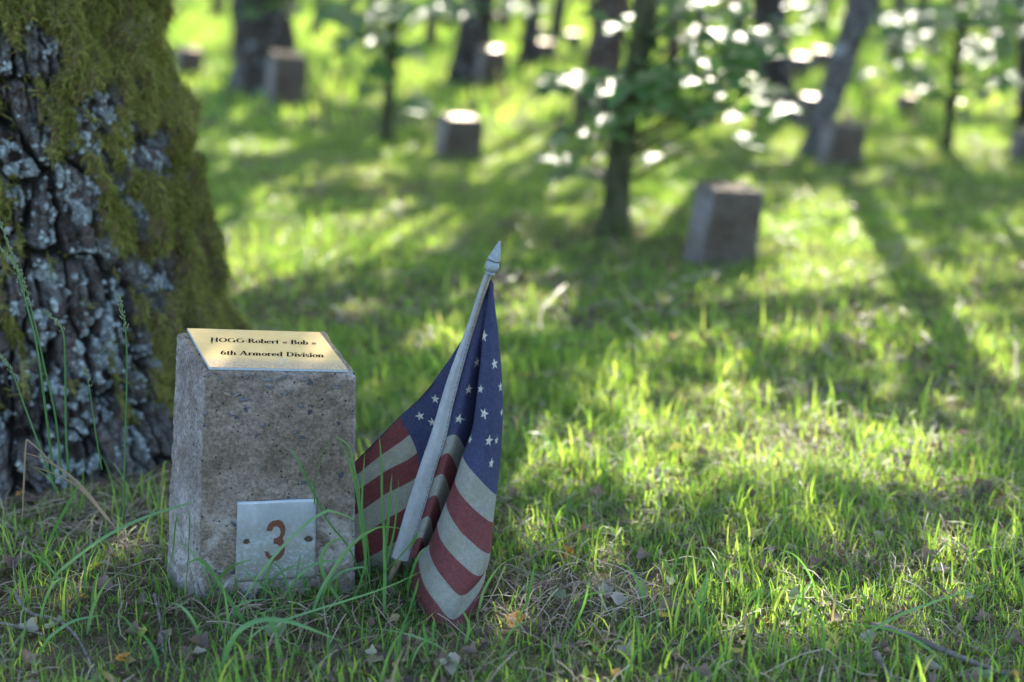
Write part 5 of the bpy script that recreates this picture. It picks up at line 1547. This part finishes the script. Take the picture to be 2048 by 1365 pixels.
NL = [(1140, 1100, 'orange', 36, 'orange leaf standing in the grass right of the flag', 60), (1285, 1110, 'brown', 40, 'dark brown leaf in the grass before the sunlit band', 40), (1115, 1195, 'green', 52, 'grey green leaf lying in the straw patch', 10),
      (1090, 1175, 'brown', 44, 'brown crumpled leaf just above the grey green leaf', 30), (1285, 1180, 'green', 44, 'dark green upright leaf right of the straw patch', 60), (1240, 1122, 'yellow', 34, 'pale yellow curled leaf behind the straw patch', 30),
      (1330, 1235, 'yellow', 60, 'yellow green leaf in the short grass beyond the straw', 20), (190, 1130, 'yellow', 40, 'yellow curled leaf left of the stone', 40), (288, 1265, 'yellow', 42, 'mottled yellow brown leaf in front of the stone corner', 60),
      (560, 1260, 'green', 72, 'large pale green leaf in front of the number plate', 15), (245, 1310, 'orange', 50, 'ochre spotted leaf at the lower left', 20), (275, 1205, 'brown', 60, 'broad brown leaf left of the stone foot', 20),
      (185, 1180, 'brown', 50, 'brown leaf beside the yellow curled one', 30), (110, 1250, 'green', 50, 'dull olive leaf at the lower left edge', 30), (70, 1240, 'yellow', 26, 'small yellow leaf by the olive leaf', 30), (395, 1290, 'brown', 60, 'brown leaf under the blurred front blade', 20),
      (1655, 1290, 'yellow', 42, 'bright yellow curled leaf near the bottom right sunfleck', 30), (1600, 1222, 'pale', 46, 'pale leaf lying in the small sunfleck', 20), (1530, 1240, 'orange', 20, 'tiny orange leaf left of the pale leaf', 30), (1740, 1268, 'pale', 44, 'whitish leaf above the dark twig', 30),
      (1480, 1155, 'brown', 60, 'dark curled leaf left of the small sunfleck', 50), (1500, 1265, 'brown', 36, 'upright dark brown leaf in the lower right grass', 70), (1640, 1200, 'brown', 44, 'reddish brown leaf at the edge of the sunfleck', 40), (2030, 1275, 'brown', 50, 'dark brown leaf at the bottom right edge', 50),
      (1965, 975, 'brown', 52, 'large greyish brown leaf in the right hand shade', 60), (1740, 912, 'yellow', 30, 'yellow leaf glowing in the sunlit band', 30), (1800, 905, 'pale', 46, 'white looking leaf in the sunlit band', 20), (1610, 815, 'pale', 24, 'small white leaf above the sunlit band', 20),
      (1485, 695, 'pale', 34, 'pale leaf in the shadow of the brown stone', 10), (1505, 712, 'orange', 18, 'little orange leaf beside the pale one', 40), (1210, 800, 'orange', 20, 'orange leaf in the mid grass behind the flag', 40), (1345, 640, 'pale', 36, 'pinkish pale leaf in the lit middle grass', 10),
      (1665, 782, 'orange', 18, 'rust leaf right of the middle grass', 40), (1880, 990, 'brown', 30, 'brown leaf near the big greyish leaf', 40), (1940, 720, 'yellow', 24, 'yellow leaf in the far right grass', 30), (1405, 905, 'brown', 30, 'brown curled leaf in the sunlit band', 60),
      (885, 1330, 'brown', 50, 'brown leaf at the bottom below the flag', 30), (1400, 1350, 'brown', 50, 'brown leaf cut by the lower edge', 30), (985, 1055, 'brown', 44, 'curled brown leaf tucked behind the flag', 50), (1175, 1060, 'brown', 44, 'pinkish brown leaf behind the orange one', 30)]
for (x, y, k, w, lab, t) in NL: fallen(x, y, k, w * .85, lab, t, z=.011)
def dens_leaf(x, y):
    return math.exp(-((x - 1150) / 160) ** 2 - ((y - 470) / 70) ** 2)
cnt = 0
while cnt < 150:
    x = random.uniform(-10, 2060); y = random.uniform(260, 1350)
    if 300 < x < 1010 and 640 < y < 1230: continue
    if y < 620 and random.random() < .6 and dens_leaf(x, y) < .3: continue
    k = random.choices(['brown', 'pale', 'yellow', 'orange', 'green'], [7, 1.6, .8, 1.0, 1])[0]
    d = 1280 / (y + 80)
    fallen(x, y, k, random.uniform(22, 50) / d * (1 if y > 700 else 1.3), {'brown': 'small brown dead leaf lying in the grass', 'pale': 'small pale dead leaf lying in the grass', 'yellow': 'small yellow fallen leaf lying in the grass', 'orange': 'small orange fallen leaf lying in the grass', 'green': 'small dull green fallen leaf in the grass'}[k], 30, {'brown': 'brown fallen leaves', 'pale': 'pale fallen leaves', 'yellow': 'yellow fallen leaves', 'orange': 'orange fallen leaves', 'green': 'dull green fallen leaves'}[k])
    cnt += 1
for (x, y, s) in ((1425, 378, 20), (1465, 386, 26), (1440, 394, 18)):   # debris on the brown stone
    p = PY(x, y, p2.location.y + .03)
    o = link('fallen_leaf', DL['brown' if s < 26 else 'orange'][0]); o.location = p; o.scale = (.05, .05, .05); o.rotation_euler = (.2, .1, x)
    tag(o, {20: 'leaf on the left of the brown stone top', 26: 'lighter orange leaf on top of the brown stone', 18: 'leaf at the front rim of the brown stone top'}[s], 'leaf', 'leaves on the brown stone')

def twig(pts, w, label, zs=.012):
    P = [G(*p) for p in pts]
    for p in P: p.z = gz(p.x, p.y) + zs + random.uniform(-.002, .006)
    b = P[0]; sp = spline([tuple(p) for p in P], 24); mb = MB(b)
    r = [w * .0006 * .5 * (1 - .5 * k / 23) * random.uniform(.85, 1.2) for k in range(24)]
    mb.tube([Vector(q) for q in sp], r, 9)
    o = mb.build('twig', M['twig']); o.location = b; return tag(o, label, 'twig')
twig([(1740, 1268), (1790, 1282), (1840, 1290), (1895, 1318), (1960, 1345), (2010, 1362)], 16, 'long dark lichened twig at the lower right')
twig([(1748, 1330), (1770, 1352), (1790, 1372)], 14, 'stubby smooth dark twig end at the bottom right')
twig([(30, 1205), (60, 1240), (120, 1262), (160, 1300), (190, 1362)], 8, 'thin bluish twig at the lower left')
twig([(310, 1205), (322, 1260), (328, 1325)], 7, 'thin grey twig left of the stone front')
twig([(0, 1262), (40, 1268), (90, 1290)], 7, 'short pale twig at the left edge')
